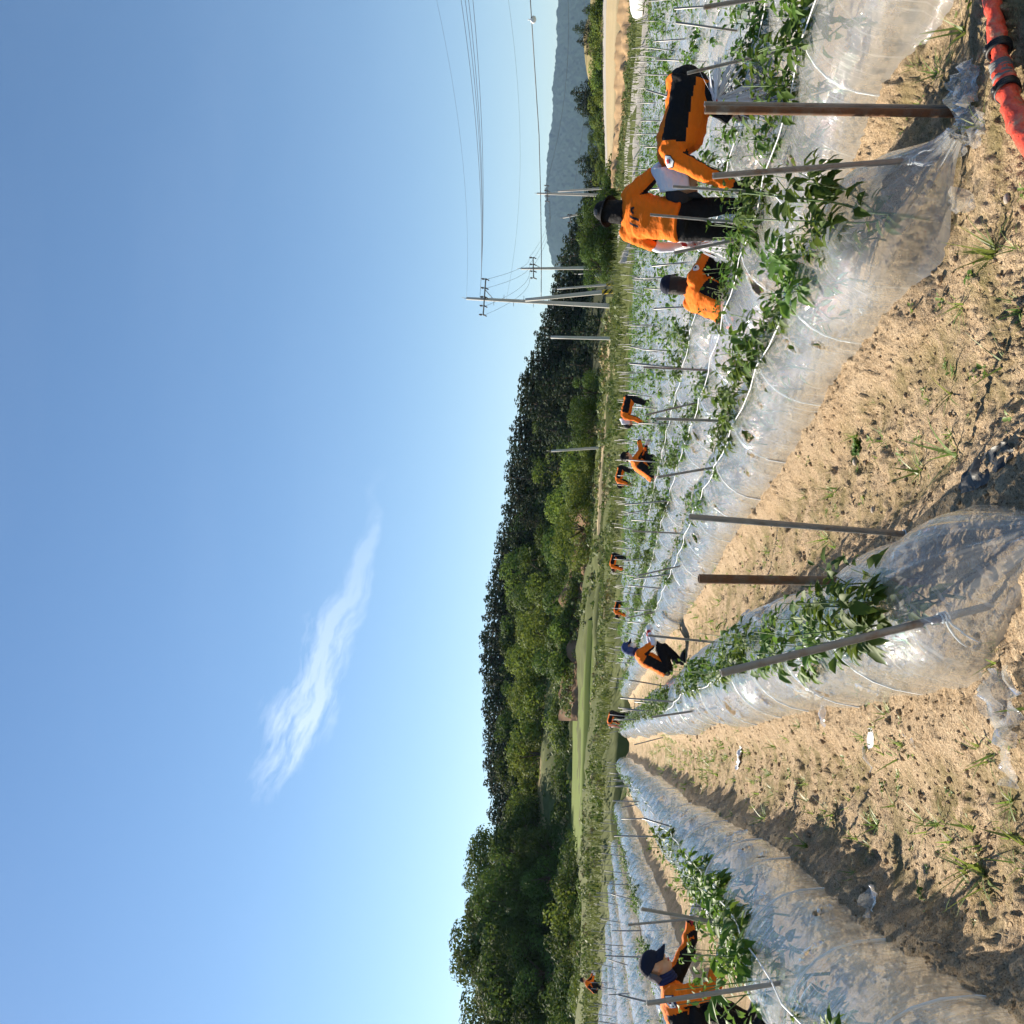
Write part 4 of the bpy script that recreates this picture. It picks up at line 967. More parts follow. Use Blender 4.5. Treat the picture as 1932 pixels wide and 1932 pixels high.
def person(label, head_px, t, yaw, pose, long_sleeve=True, hat='cap', gloves='white_cloth', vox=.014, lift=0., scarf=None, mod=None, sizek=1., mask=False, zfix=None, torso='panel', dist=None, bulk=1.1):
    J = {k: v.copy() for k, v in pose.items()}
    if mod: J.update(mod)
    hp = on_row(head_px[0], head_px[1], t) if dist is None else at_dist(head_px[0], head_px[1], dist)
    c_, s_ = math.cos(yaw), math.sin(yaw); h = J['head'] * sizek
    X0 = hp[0] - (h[0] * c_ - h[1] * s_); Y0 = hp[1] - (h[0] * s_ + h[1] * c_)
    tt, ss = X0 * RN[0] + Y0 * RN[1], X0 * RD[0] + Y0 * RD[1]
    zg = float(base_z(tt, ss)) + float(bed_z(np.array([tt]), ss)[0]) + lift if zfix is None else zfix
    root = link('person', None, None, (X0, Y0, zg), yaw); root.scale = (sizek,) * 3
    tag(root, label, 'person', None)
    ch, nk, pv, hd = J['chest'], J['neck'], J['pelvis'], J['head']
    spine = unit(ch - pv); lat = V3(0, 1, 0)
    if 'lat' in J: lat = unit(J['lat'])
    dep = np.cross(lat, spine); dep = unit(dep)                     # points forward (belly)
    spn2 = unit(nk - ch); dep2 = unit(np.cross(lat, spn2))
    shC = ch * .45 + nk * .55
    sh = {'L': shC + lat * .165 - dep2 * .0, 'R': shC - lat * .165}
    # body: one continuous mesh
    b = MB()
    f = unit(J['hd']); l = unit(np.cross(V3(0, 0, 1), f)); u = np.cross(f, l)
    ell(b, hd + u * .02 - f * .01, f * .097, l * .076, u * .105); ell(b, hd + f * .028 - u * .062, f * .062, l * .055, u * .058)
    ell(b, hd + f * .098 - u * .012, f * .022, l * .014, u * .026, 8, 6); 
    for s in (-1, 1): ell(b, hd + l * .077 * s - f * .005 - u * .005, f * .018, l * .010, u * .030, 8, 6)
    limb(b, [hd - u * .05 - f * .015, nk, shC], [.055, .058, .07])
    loft(b, [(pv, lat * .13, dep * .09), (pv * .5 + ch * .5, lat * .13, dep * .09), (ch, lat * .15, dep * .10), (shC, lat * .14, dep2 * .07)])
    for s in 'LR':
        limb(b, [sh[s], J['el' + s], J['wr' + s]], [.05, .04, .026])
        limb(b, [pv + lat * (.09 if s == 'L' else -.09), J['knee' + s], J['ank' + s]], [.07, .05, .035])
    link('body', (lambda me: (me.materials.append(MAT['skin']), me)[1])(remesh(b, 'body', max(.011, vox * .8), 2)), root)
    ft = MB()
    for s in (-1, 1):
        ell(ft, hd + f * .083 + l * .031 * s + u * .012, f * .008, l * .014, u * .006, 8, 5, 0); ft.tube([hd + f * .086 + l * .048 * s + u * .030, hd + f * .092 + l * .018 * s + u * .033], .005, 5, 0)
    ft.tube([hd + f * .086 + l * .024 - u * .063, hd + f * .092 - u * .062, hd + f * .086 - l * .024 - u * .063], .0055, 5, 1)
    if not mask: link('face_features', ft.mesh('face_features', [MAT['hair'], MAT['red_trim']]), root)
    else:
        k = MB(); ell(k, hd + f * .04 - u * .05, f * .072, l * .072, u * .075); link('face_mask', (lambda me: (me.materials.append(MAT['white_cloth']), me)[1])(remesh(k, 'face_mask', .012, 2, .002)), root)
    # trousers
    tr = MB()
    loft(tr, [(pv - spine * .09 , lat * .15, dep * .11), (pv, lat * .172, dep * .13), (pv + spine * .12, lat * .155, dep * .115)])
    for s in 'LR':
        hj = pv + lat * (.092 if s == 'L' else -.092) - spine * .03
        limb(tr, [hj, hj * .5 + J['knee' + s] * .5, J['knee' + s], J['knee' + s] * .5 + J['ank' + s] * .5, J['ank' + s] + V3(0, 0, .03)], [.098, .092, .074, .068, .058])
    me = remesh(tr, 'trousers', vox, 3, .010, 20, 3); me.materials.append(MAT['black_cloth']); link('trousers', me, root)
    # boots
    for s in 'LR':
        k = MB(); a = J['ank' + s]; fd = unit(V3(1, .15 if s == 'L' else -.15, 0))
        sd = V3(-fd[1], fd[0], 0)
        loft(k, [(a - fd * .07 + V3(0, 0, -.06), sd * .030, V3(0, 0, .032)), (a - fd * .045 + V3(0, 0, -.045), sd * .040, V3(0, 0, .05)), (a + fd * .05 + V3(0, 0, -.048), sd * .047, V3(0, 0, .045)), (a + fd * .14 + V3(0, 0, -.062), sd * .048, V3(0, 0, .03)), (a + fd * .19 + V3(0, 0, -.07), sd * .030, V3(0, 0, .018))], 12)
        limb(k, [a + V3(0, 0, -.03), a + V3(0, 0, .09)], [.045, .048])
        me = remesh(k, 'boot', vox, 2); me.materials.append(MAT['boot']); link('boot', me, root)
    # jacket
    j = MB()
    bk = bulk; hg = V3(0, 0, -1) * (bk - 1) * .22 * (1 - abs(spine[2]))
    loft(j, [(pv + spine * -.02 + hg * .6, lat * .185 * bk ** .5, dep * .145 * bk), (pv + spine * .10 + hg, lat * .178 * bk ** .5, dep * .135 * bk), (pv * .5 + ch * .5 + hg, lat * .175 * bk ** .5, dep * .13 * bk), (ch - spine * .03 + hg, lat * .19 * bk ** .3, dep * .135 * bk), (ch * .5 + shC * .5 + hg * .6, lat * .195, dep2 * .125 * bk ** .6), (shC + spn2 * .01, lat * .175, dep2 * .095), (shC + spn2 * .055, lat * .105, dep2 * .07), (nk + spn2 * .02, lat * .062, dep2 * .062)], 20, 0, 2.4)
    ends = {}
    for s in 'LR':
        e, w = J['el' + s], J['wr' + s]
        if long_sleeve: limb(j, [sh[s], sh[s] * .5 + e * .5, e, e * .4 + w * .6, w - unit(w - e) * .02], [.086, .074, .066, .056, .047])
        else:
            q = sh[s] * .25 + e * .75; limb(j, [sh[s], sh[s] * .5 + q * .5, q], [.088, .078, .072])
    me = remesh(j, 'jacket', vox, 2, .018, 21, 11)
    for m_ in ('orange_cloth', 'black_cloth', 'red_trim'): me.materials.append(MAT[m_])
    C0 = face_centers(me); mi = np.zeros(len(C0), np.int32)
    dT, kT = seg_dist(C0, pv, shC); ax = pv + kT[:, None] * (shC - pv); rel = C0 - ax
    la = rel @ lat; de = rel @ dep
    arm = np.zeros(len(C0), bool)
    for s in 'LR':
        dA, kA = seg_dist(C0, sh[s], J['el' + s]); dB, kB = seg_dist(C0, J['el' + s], J['wr' + s])
        sidec = (la > .12) if s == 'L' else (la < -.12)
        isarm = ((dA < .098) & (kA > .12) & (dA < dT - .02)) | (dB < .085); isarm |= (dA < .10) & (kA > .35) & (kT > .95)
        arm |= isarm
        low = unit(np.cross(np.cross(J['el' + s] - sh[s], V3(0, 0, -1)), J['el' + s] - sh[s]) + V3(0, 0, -1e-3))
        axA = sh[s] + kA[:, None] * (J['el' + s] - sh[s]); axB = J['el' + s] + kB[:, None] * (J['wr' + s] - J['el' + s])
        axx = np.where((dA < dB)[:, None], axA, axB); rr_ = C0 - axx
        inner = (rr_ @ low > .030) | (np.sign(la) * (rr_ @ lat) < -.05)
        mi[isarm & inner & (kA > .2)] = 1
        if long_sleeve: mi[(dB < .085) & (kB > .88)] = 1
    ang = np.degrees(np.arctan2(np.abs(la), -de))                      # 0 = middle of the back, 90 = flank
    if torso == 'panel': mi[(~arm) & (ang > 52) & (ang < 106) & (kT < .78)] = 1
    me.polygons.foreach_set('material_index', mi); jk = link('jacket', me, root)
    # sleeves, gloves
    for s, sg in (('L', 1), ('R', -1)):
        e, w = J['el' + s], J['wr' + s]
        if not long_sleeve:
            k = MB(); limb(k, [sh[s] * .3 + e * .7, e, e * .45 + w * .55, w], [.058, .050, .046, .033]); mm = remesh(k, 'arm_sleeve', vox * .8, 2, .004); mm.materials.append(MAT['sleeve_white']); link('arm_sleeve', mm, root)
        k = MB(); d_ = unit(w - e); nn = V3(0, -sg, -.35)
        hand(k, w, d_ * .8 + V3(.2, 0, -.25), nn, sg, .55, 0, 1.06)
        V_, Q_, T_t = tube_np([w - d_ * .045, w + d_ * .012], [.040, .036], 10); k.add(V_, Q_, T_t, 1)
        link('glove', k.mesh('glove', [MAT[gloves], MAT['red_trim'] if gloves == 'white_cloth' else MAT['black_cloth']]), root)
    # headwear
    top = hd + u * .035 - f * .012
    def dome(mat, rx=.108, ry=.090, rz=.098, name='cap', brim=True, flap=None, brimc=None, all_round=False):
        k = MB(); nu, nv = 22, 8; Vd = [top + u * rz]; 
        for i in range(1, nv + 1):
            ph = math.pi * .5 * i / nv
            for q in range(nu):
                th = 2 * math.pi * q / nu; Vd.append(top + u * rz * math.cos(ph) ** .8 + math.sin(ph) ** .85 * (f * rx * math.cos(th) + l * ry * math.sin(th)) - u * .006 * (i == nv))
        Tt = [(0, 1 + q, 1 + (q + 1) % nu) for q in range(nu)]; Qq = [(1 + i * nu + q, 1 + (i + 1) * nu + q, 1 + (i + 1) * nu + (q + 1) % nu, 1 + i * nu + (q + 1) % nu) for i in range(nv - 1) for q in range(nu)]
        k.add(Vd, Qq, Tt); cp = link(name, k.mesh(name, MAT[mat]), root)
        if all_round:
            k = MB(); Vd = []
            for rr2, dz in ((1.0, 0.0), (1.28, -.012), (1.52, -.034), (1.52, -.040), (1.0, -.010)):
                for q in range(26): th = 2 * math.pi * q / 26; Vd.append(top + f * rx * rr2 * math.cos(th) + l * ry * (rr2 + .04) * math.sin(th) + u * (dz + .006 * math.sin(3 * th)))
            k.add(Vd, [(i * 26 + q, (i + 1) * 26 + q, (i + 1) * 26 + (q + 1) % 26, i * 26 + (q + 1) % 26) for i in range(4) for q in range(26)]); link('brim', k.mesh('brim', MAT[mat]), cp)
        elif brim:
            k = MB(); Vd = []; nn_ = 13
            for lay in (0, -.006):
                for rr2 in (0, .5, 1.0):
                    for q in range(nn_):
                        th = (q / (nn_ - 1) - .5) * 2.3; bx = f * rx * math.cos(th) + l * ry * math.sin(th); ext = f * .078 * rr2 * math.cos(th * .62)
                        Vd.append(top + bx * (1 + .03 * rr2) + ext + u * (lay + .004 - .026 * rr2 - .022 * rr2 * math.sin(th) ** 2))
            Qq = []
            for la_ in (0, 1):
                for i in range(2):
                    for q in range(nn_ - 1): o_ = la_ * 3 * nn_ + i * nn_ + q; Qq.append((o_, o_ + 1, o_ + nn_ + 1, o_ + nn_))
            for q in range(nn_ - 1): o_ = 2 * nn_ + q; Qq.append((o_, o_ + 1, o_ + 3 * nn_ + 1, o_ + 3 * nn_))
            k.add(Vd, Qq); link('brim', k.mesh('brim', MAT[brimc or mat]), cp)
        if flap:
            fm, fl, spread = flap; k = MB(); Vd = []; nn_ = 15; down = unit(-u * .9 + V3(0, 0, -.5)) if True else -u
            for i in range(7):
                g_ = i / 6
                for q in range(nn_):
                    th = math.pi + (q / (nn_ - 1) - .5) * spread
                    wv = .010 * math.sin(q * 1.7 + i) * g_
                    Vd.append(top + f * (rx * 1.03) * math.cos(th) * (1 + .10 * g_) + l * (ry * 1.05) * math.sin(th) * (1 + .12 * g_) + down * fl * g_ - u * 0 + f * wv)
            k.add(Vd, [(i * nn_ + q, i * nn_ + q + 1, (i + 1) * nn_ + q + 1, (i + 1) * nn_ + q) for i in range(6) for q in range(nn_ - 1)]); mm = k.mesh('neck_flap', MAT[fm])
            o_ = link('neck_flap', mm, root); sd_ = o_.modifiers.new('s', 'SOLIDIFY'); sd_.thickness = .004
        return cp
    def hairm(ln, bob=True):
        k = MB(); ell(k, hd + u * .025 - f * .022, f * .098, l * .090, u * .103); 
        if bob: loft(k, [(hd - f * .03 + u * .03, l * .088, f * .085), (hd - f * .045 - u * .05, l * .088, f * .070), (hd - f * .05 - u * ln, l * .074, f * .045)], 14)
        mm = remesh(k, 'hair', .010, 2, .004, 60); mm.materials.append(MAT['hair']); link('hair', mm, root)
    if hat == 'cap': hairm(.07, True); dome('black_cloth', brimc='black_cloth')
    elif hat == 'cap_flap': dome('navy_cloth', flap=('grey_cloth', .10, 2.6)); 
    elif hat == 'blue': cp = dome('blue_cap', brimc='navy_cloth', flap=('blue_cap', .13, 3.6)); k = MB(); k.box(top + f * .088 - l * .05 + u * .045, (.012, .05, .03)); link('emblem', k.mesh('emblem', MAT['patch_white']), root)
    elif hat == 'visor': hairm(.15, True); dome('navy_cloth', rx=.110, ry=.093, rz=.092)
    elif hat == 'bucket': dome('black_cloth', all_round=True, flap=('black_cloth', .22, 4.2)); k = MB(); ell(k, top - f * .10 + u * .045, f * .006, l * .035, u * .022, 10, 6); link('emblem', k.mesh('emblem', MAT['grey_cloth']), root)
    elif hat == 'towel': dome('dark_grey_cloth'); 
    elif hat == 'hair': hairm(.09, True)
    if hat == 'towel':
        k = MB(); Vd = []; nn_ = 17; nk_b = nk - dep2 * .075
        for i in range(9):
            g_ = i / 8
            for q in range(nn_):
                th = (q / (nn_ - 1) - .5) * 3.5
                c0 = (hd - f * .06 + u * .03) * (1 - g_) + (nk + spn2 * -.05 - dep2 * .03) * g_
                rad_ = (.108 * (1 - g_) + .135 * g_) + .012 * math.sin(q * 1.9 + i * .8) * g_
                Vd.append(c0 + (-(f * (1 - g_) * .3) - dep2 * 1.0 if False else -dep2) * math.cos(th) * rad_ + lat * math.sin(th) * rad_ * 1.02 + V3(0, 0, -1) * (abs(math.sin(th)) ** 3) * .10)
        k.add(Vd, [(i * nn_ + q, i * nn_ + q + 1, (i + 1) * nn_ + q + 1, (i + 1) * nn_ + q) for i in range(8) for q in range(nn_ - 1)])
        o_ = link('neck_towel', k.mesh('neck_towel', MAT['white_cloth']), root); sd_ = o_.modifiers.new('s', 'SOLIDIFY'); sd_.thickness = .006
    if scarf:
        k = MB(); an = np.linspace(0, 2 * math.pi, 15)
        for w_ in range(3): k.tube([nk + spn2 * (.01 + .022 * w_) + lat * math.cos(a_) * (.078 - .006 * w_) + dep2 * math.sin(a_) * (.076 - .006 * w_) for a_ in an], .017, 8)
        link('neck_scarf', k.mesh('neck_scarf', MAT[scarf]), root)
    return root, J, jk, dict(lat=lat, dep=dep, dep2=dep2, spine=spine, spn2=spn2, sh=sh, shC=shC)
def project(me_obj, jk, pts, direction, off=.004):
    """lay points on the jacket by casting along direction (person space)"""
    out = []; me = jk.data; from mathutils.bvhtree import BVHTree
    bv = BVHTree.FromPolygons([v.co for v in me.vertices], [p.vertices[:] for p in me.polygons]); d = Vector(direction).normalized()
    for p in pts:
        h = bv.ray_cast(Vector(p) - d * .4, d); q = h[0] if h[0] is not None else Vector(p); out.append(np.array(q - d * off))
    return np.array(out)
def flat_patch(root, jk, name, shapes, c, ex, ey, direction):
    """shapes: (material, [(x,y) polygon]) in metres on plane (ex, ey) at c, laid on the jacket"""
    k = MB(); mats = []
    for i, (m, pg) in enumerate(shapes):
        if m not in mats: mats.append(m)
        pg = np.array(pg); cen = pg.mean(0); n_ = len(pg); R_ = 3; fine_ = []
        ed = np.concatenate([pg[q] + (pg[(q + 1) % n_] - pg[q]) * np.linspace(0, 1, 4)[:3, None] for q in range(n_)]) if n_ < 7 else pg
        n_ = len(ed); flat = np.concatenate([cen + (ed - cen) * f for f in (.33, .66, 1.)] + [[cen]])
        P_ = project(None, jk, [c + ex * x + ey * y for x, y in flat], direction, .006 + .0022 * i)
        Qp = [(r_ * n_ + q, r_ * n_ + (q + 1) % n_, (r_ + 1) * n_ + (q + 1) % n_, (r_ + 1) * n_ + q) for r_ in range(2) for q in range(n_)]
        k.add(P_, Qp, [(q, (q + 1) % n_, 3 * n_) for q in range(n_)], mats.index(m))
    return link(name, k.mesh(name, [MAT[m] for m in mats], False), root)
def rect(x0, y0, x1, y1): return [(x0, y0), (x1, y0), (x1, y1), (x0, y1)]
def disc(x, y, r, n=12, a0=0, a1=6.283): return [(x + r * math.cos(a0 + (a1 - a0) * k / n), y + r * math.sin(a0 + (a1 - a0) * k / n)) for k in range(n + (0 if a1 - a0 > 6 else 1))]
def rrect(cx, cy, w, h, a):
    c, s = math.cos(a), math.sin(a); return [(cx + x * c - y * s, cy + x * s + y * c) for x, y in ((-w, -h), (w, -h), (w, h), (-w, h))]
FLAG = [('patch_navy', rect(-.052, -.050, .052, .036)), ('patch_white', rect(-.047, -.030, .047, .032)), ('patch_red', disc(0, .001, .0165, 8, .5, .5 + math.pi)), ('patch_navy', disc(0, .001, .0165, 8, .5 + math.pi, .5 + 2 * math.pi))] + \
       [('patch_black', rrect(sx * .031, sy * .019, .007, .005, sx * sy * -.6)) for sx in (-1, 1) for sy in (-1, 1)] + [('patch_white', rrect(-.03 + .012 * q, -.040, .004, .0035, 0)) for q in range(6)]

# crouching worker by the left tunnel, black cap, flag on the shoulder
w1, J1, k1, A1 = person('crouching worker in orange and black uniform and black cap, flag patch on the shoulder', (1252, 1822), -1.92, .20, SQUAT, hat='cap_flap', scarf='scarf_navy', gloves='white_cloth', vox=.012, sizek=1.12, lift=.0,
    mod=dict(pelvis=V3(-.26, 0, .47), chest=V3(.11, 0, .66), neck=V3(.27, 0, .74), head=V3(.38, -.01, .83), hd=V3(1, -.15, -.42), kneeL=V3(.16, .17, .53), kneeR=V3(.16, -.17, .53), elL=V3(.48, .20, .56), wrL=V3(.72, .14, .54), elR=V3(.30, -.27, .42), wrR=V3(.50, -.18, .36)))
flat_patch(w1, k1, 'flag_patch', FLAG, A1['sh']['R'] + V3(-.01, 0, -.02), V3(.9, 0, .35), unit(V3(-.25, .25, .9)), V3(.12, .8, -.55))
# blue cap
w2, J2, k2, A2 = person('squatting worker in blue cap, face mask and white arm sleeves on the middle path', (1188, 1222), 1.74, .25, SQUAT, long_sleeve=False, hat='blue', scarf='scarf_navy', vox=.016, mask=True, sizek=1.05,
    mod=dict(chest=V3(.03, 0, .72), neck=V3(.12, 0, .87), head=V3(.20, 0, 1.0), hd=V3(1, -.1, -.25), elR=V3(.28, -.22, .56), wrR=V3(.50, -.10, .66), elL=V3(.28, .22, .6), wrL=V3(.5, .12, .66)))
# crouching woman
w3, J3, k3, A3 = person('crouching worker with dark bobbed hair under a navy cap, white gloves', (1276, 537), 4.70, .55, SQUAT, hat='visor', vox=.012, lift=-.04, sizek=1.1,
    mod=dict(pelvis=V3(-.16, 0, .20), chest=V3(.05, 0, .53), neck=V3(.13, 0, .67), head=V3(.18, 0, .80), hd=V3(.8, .55, -.12), elR=V3(.33, -.24, .50), wrR=V3(.55, -.20, .52), elL=V3(.33, .20, .52), wrL=V3(.57, .05, .52)))
flat_patch(w3, k3, 'arm_badge', [('patch_white', disc(0, 0, .036, 10)), ('patch_navy', rrect(0, 0, .012, .012, .4))], A3['sh']['R'] + V3(.03, 0, -.05), V3(1, 0, 0), V3(0, 0, 1), V3(-.1, .8, -.5))
# standing worker seen from behind
w4, J4, k4, A4 = person('standing worker seen from behind, black sun hat, number 119 on the orange back', (1148, 398), 4.75, 1.02, STAND, long_sleeve=False, hat='bucket', vox=.013, torso='none', mod=dict(elR=V3(.12, -.40, 1.13), wrR=V3(.24, -.56, .93)))
def text_on(root, jk, body, size, c, ex, ey, direction, mat):
    cu = bpy.data.curves.new('tmp', 'FONT'); cu.body = body; cu.size = size; cu.align_x = 'CENTER'; cu.align_y = 'CENTER'; cu.shear = .25; cu.offset = .004 * size / .1
    o = bpy.data.objects.new('tmp', cu); COL.objects.link(o); dg = bpy.context.evaluated_depsgraph_get(); me = bpy.data.meshes.new_from_object(o.evaluated_get(dg)); bpy.data.objects.remove(o); bpy.data.curves.remove(cu)
    bm = bmesh.new(); bm.from_mesh(me); bmesh.ops.triangulate(bm, faces=bm.faces)
    for _ in range(4):
        le = [q for q in bm.edges if q.calc_length() > .012]
        if le: bmesh.ops.subdivide_edges(bm, edges=le, cuts=1); bmesh.ops.triangulate(bm, faces=bm.faces)
    bm.to_mesh(me); bm.free()
    P_ = np.array([v.co[:] for v in me.vertices]); Q_ = project(None, jk, [c + ex * p[0] + ey * p[1] for p in P_], direction, .009)
    for v, q in zip(me.vertices, Q_): v.co = q
    me.materials.append(MAT[mat]); return link('back_number', me, root)
text_on(w4, k4, '119', .12, A4['shC'] * .77 + J4['pelvis'] * .23 + V3(0, .0, 0), -A4['lat'], A4['spine'], A4['dep'], 'patch_black')
# bent worker
w5, J5, k5, A5 = person('worker bent double in orange and black, white towel hanging from the cap', (1300, 357), 4.75, math.pi - .25, BENT, hat='towel', vox=.012, gloves='black_cloth', sizek=1.14, bulk=1.32,
    mod=dict(pelvis=V3(-.16, 0, .80), chest=V3(.28, 0, .88), neck=V3(.47, 0, .85), head=V3(.59, 0, .77), kneeL=V3(.06, .12, .45), kneeR=V3(.04, -.12, .45), elL=V3(.50, .23, .62), wrL=V3(.58, .17, .40), elR=V3(.44, -.22, .62), wrR=V3(.54, -.12, .40)))
flat_patch(w5, k5, 'shoulder_badge', [('patch_black', [(-.048, .045), (0, .055), (.048, .045), (.043, -.02), (0, -.058), (-.043, -.02)]), ('patch_white', [(-.042, .039), (0, .048), (.042, .039), (.037, -.017), (0, -.05), (-.037, -.017)]), ('patch_red', rrect(0, .01, .014, .016, .3)), ('patch_navy', rrect(0, -.012, .014, .006, 0))], A5['sh']['L'] + V3(.03, 0, -.02), V3(-1, 0, 0), V3(0, 0, 1), V3(0, -.75, -.65))
# farther workers
person('far bent worker with pale blue towel hanging from the hat', (1195, 800), 8.25, math.pi - .1, BENT, hat='towel', vox=.02)
person('far crouching worker in dark cap stretching an arm forward', (1190, 862), 6.1, .25, SQUAT, hat='cap', vox=.02, lift=.1, mod=dict(elR=V3(.36, -.20, .62), wrR=V3(.62, -.10, .66)))
person('far bent worker left of the crouching one, dark cap hanging down', (1172, 916), 9.7, math.pi - .15, BENT, hat='cap', vox=.025)
person('tiny bent worker far up the rows, between two stakes', (1168, 1076), 7.6, math.pi - .1, BENT, hat='hair', vox=.03)
person('tiny far worker bending low at the field\'s end, only the orange back showing', (1160, 1162), 5.2, math.pi, BENT, hat='cap', vox=.03, sizek=.85)
person('tiny far worker in orange at the end of the middle tunnel', (1139, 1369), 0, math.pi - .3, BENT, hat='hair', vox=.03, dist=47)
person('distant worker showing above the farthest left rows, arm of orange at the field edge', (1112, 1850), 0, .3, SQUAT, hat='cap', vox=.03, dist=50, lift=.35)
# bundles of white plastic ties
def ties(label, world_c, n, ln, seed, spread, dirs=None):
    r = np.random.default_rng(seed); k = MB()
    for i in range(n):
        d = unit(r.normal(0, 1, 3) * spread + (np.array(dirs[i % len(dirs)]) if dirs else V3(0, 0, r.choice([-1, 1]) * .9))); c = V3(0, 0, 0) + r.normal(0, .008, 3); side = unit(np.cross(d, r.normal(0, 1, 3))) * r.uniform(.005, .010); L_ = ln * r.uniform(.55, 1.1); P_ = []
        for q in range(5):
            f_ = q / 4; g_ = c + d * L_ * f_ + V3(0, 0, -.12 * L_ * f_ ** 2) + r.normal(0, .004, 3); P_ += [g_ - side, g_ + side]
        k.add(P_, [(2 * q, 2 * q + 1, 2 * q + 3, 2 * q + 2) for q in range(4)])
    k.tube([V3(-.02, 0, .0), V3(.0, .02, .0), V3(.02, 0, 0), V3(0, -.02, 0), V3(-.02, 0, .0)], .008, 6, 1)
    o = link('tie_bundle', k.mesh('tie_bundle', [MAT['tie_white'], MAT['red_trim']], False), None, world_c); tag(o, label, 'bundle', None)
def at_depth(x, y, p):
    v = ray(x, y); A0 = np.array([0, 0, EYE]); return A0 + v * ((np.asarray(p) - A0) @ fw) / (v @ fw)
m4 = np.array(w4.matrix_basis.to_translation()); m5 = np.array(w5.matrix_basis.to_translation())
ties('bundle of white plastic ties tucked at the bent worker\'s hip', at_depth(1352, 192, m5 - fw * .36), 90, .34, 5, .24, [(1, 0, .25), (.9, 0, -.35), (.1, 0, -1), (-.05, 0, -1)])
c4, s4 = math.cos(1.02), math.sin(1.02); hl = J4['wrL'] + V3(.04, 0, -.1); hw_ = m4 + V3(hl[0] * c4 - hl[1] * s4, hl[0] * s4 + hl[1] * c4, hl[2])
ties('bundle of white plastic ties in the standing worker\'s hand', hw_, 90, .30, 6, .26, [(.3, 0, .9), (.9, 0, .3), (-.15, 0, -1), (.1, 0, -1)])

# ------------------------------------------------------------------ utility poles and wires
simple('concrete_pole', (.50, .48, .45), .9, var=.12, vscale=1.5, bump=.2, bscale=20)
simple('pole_steel', (.24, .24, .25), .5, metal=.5); simple('insulator', (.10, .08, .075), .3); simple('wire', (.05, .05, .055), .5); simple('stripe_yellow', (.75, .50, .03), .6); simple('stripe_black', (.015, .015, .015), .7)
simple('disc_clear', (.55, .58, .6), .3)
PTS = {}
def pole(label, top, base, dist, r0_, r1_, arm=None, stripes=False, key=None, mat='concrete_pole', steps=False, sunk=.8):
    B = at_dist(base[0], base[1], dist); A = at_depth(top[0], top[1], B); ax = unit(A - B); H = np.linalg.norm(A - B)
    o = link('utility_pole', None, None, B); tag(o, label, 'pole', None)
    k = MB(); k.tube([-ax * sunk] + [ax * H * f for f in (0, .25, .5, .75, 1)], [r0_] + list(np.linspace(r0_, r1_, 5)), 14); link('shaft', k.mesh('shaft', MAT[mat]), o)
    if stripes:                                                    # painted warning band wrapped round the foot
        x0 = unit(np.cross(ax, V3(0, 1, 0))); y0 = np.cross(ax, x0); nt = 48; rows_ = 17
        z0, z1 = stripes; V_ = []; 
        for i in range(rows_):
            z_ = z0 + (z1 - z0) * i / (rows_ - 1); rr_ = (r0_ + (r1_ - r0_) * z_ / H) + .006
            for q in range(nt): th = 2 * math.pi * q / nt; V_.append(ax * z_ + rr_ * (x0 * math.cos(th) + y0 * math.sin(th)))
        Qs = []; ms = []
        for i in range(rows_ - 1):
            for q in range(nt): Qs.append((i * nt + q, i * nt + (q + 1) % nt, (i + 1) * nt + (q + 1) % nt, (i + 1) * nt + q)); ms.append(int(((i / (rows_ - 1)) * 3 + q / nt * 2) % 1 > .5))
        link('warning_band', mesh_np('warning_band', V_, Qs, None, [MAT['stripe_yellow'], MAT['stripe_black']], True, ms), o)
    if steps:
        for q in range(9):
            f = .30 + .065 * q; k = MB(); c = ax * H * f; sg = 1 if q % 2 else -1; k.tube([c, c + V3(sg * .42, 0, 0)], .018, 5); link('step_bolt', k.mesh('step_bolt', MAT['pole_steel']), o)
    if arm:
        (xa, ya), (xb, yb), n_ = arm; a_ = at_depth(xa, ya, B) - B; b_ = at_depth(xb, yb, B) - B; dv = unit(b_ - a_)
        k = MB(); k.tube([a_ + V3(0, -.14, 0), b_ + V3(0, -.14, 0)], .055, 6); k.tube([a_ * .7 + b_ * .3 + V3(0, -.12, 0), ax * ((a_ + b_) / 2 @ ax - .7)], .03, 5); link('crossarm', k.mesh('crossarm', MAT['pole_steel']), o)
        PTS[key] = []
        for f in np.linspace(.02, .98, n_):
            c = a_ * (1 - f) + b_ * f + V3(0, -.14, 0); k = MB(); k.tube([c, c + ax * .10, c + ax * .12, c + ax * .2, c + ax * .22, c + ax * .32], [.025, .03, .09, .05, .085, .04], 8); link('insulator', k.mesh('insulator', MAT['insulator']), o)
            k = MB(); c2 = c - ax * .05; k.tube([c2, c2 - ax * .22 + dv * .12 + V3(0, -.1, 0)], [.055, .045], 8); link('insulator', k.mesh('insulator', MAT['insulator']), o)
            PTS[key].append(B + c + ax * .34)
    PTS[(key, 'top')] = A; PTS[(key, 'B')] = B
    k = MB(); k.tube([ax * H, ax * (H + .35) + V3(.05, 0, 0)], .02, 5); link('spike', k.mesh('spike', MAT['pole_steel']), o)
    return o
pole('tall concrete utility pole with a long crossarm, tallest of the poles', (880, 563), (1168, 578), 74, .185, .105, ((917, 526), (912, 596), 5), None, 'A', steps=True)
pole('slanting concrete brace pole with yellow and black band beside the tallest pole', (991, 566), (1176, 547), 72, .17, .12, None, (.25, 1.6), 'A2')
pole('thin slanting grey brace with striped foot behind the tallest pole', (1051, 545), (1172, 535), 78, .09, .07, None, (.2, 1.2), 'A3')
pole('second concrete utility pole with short crossarm and striped band', (983, 507), (1168, 505), 86, .17, .095, ((1006, 486), (1007, 526), 4), (1.4, 2.6), 'B')
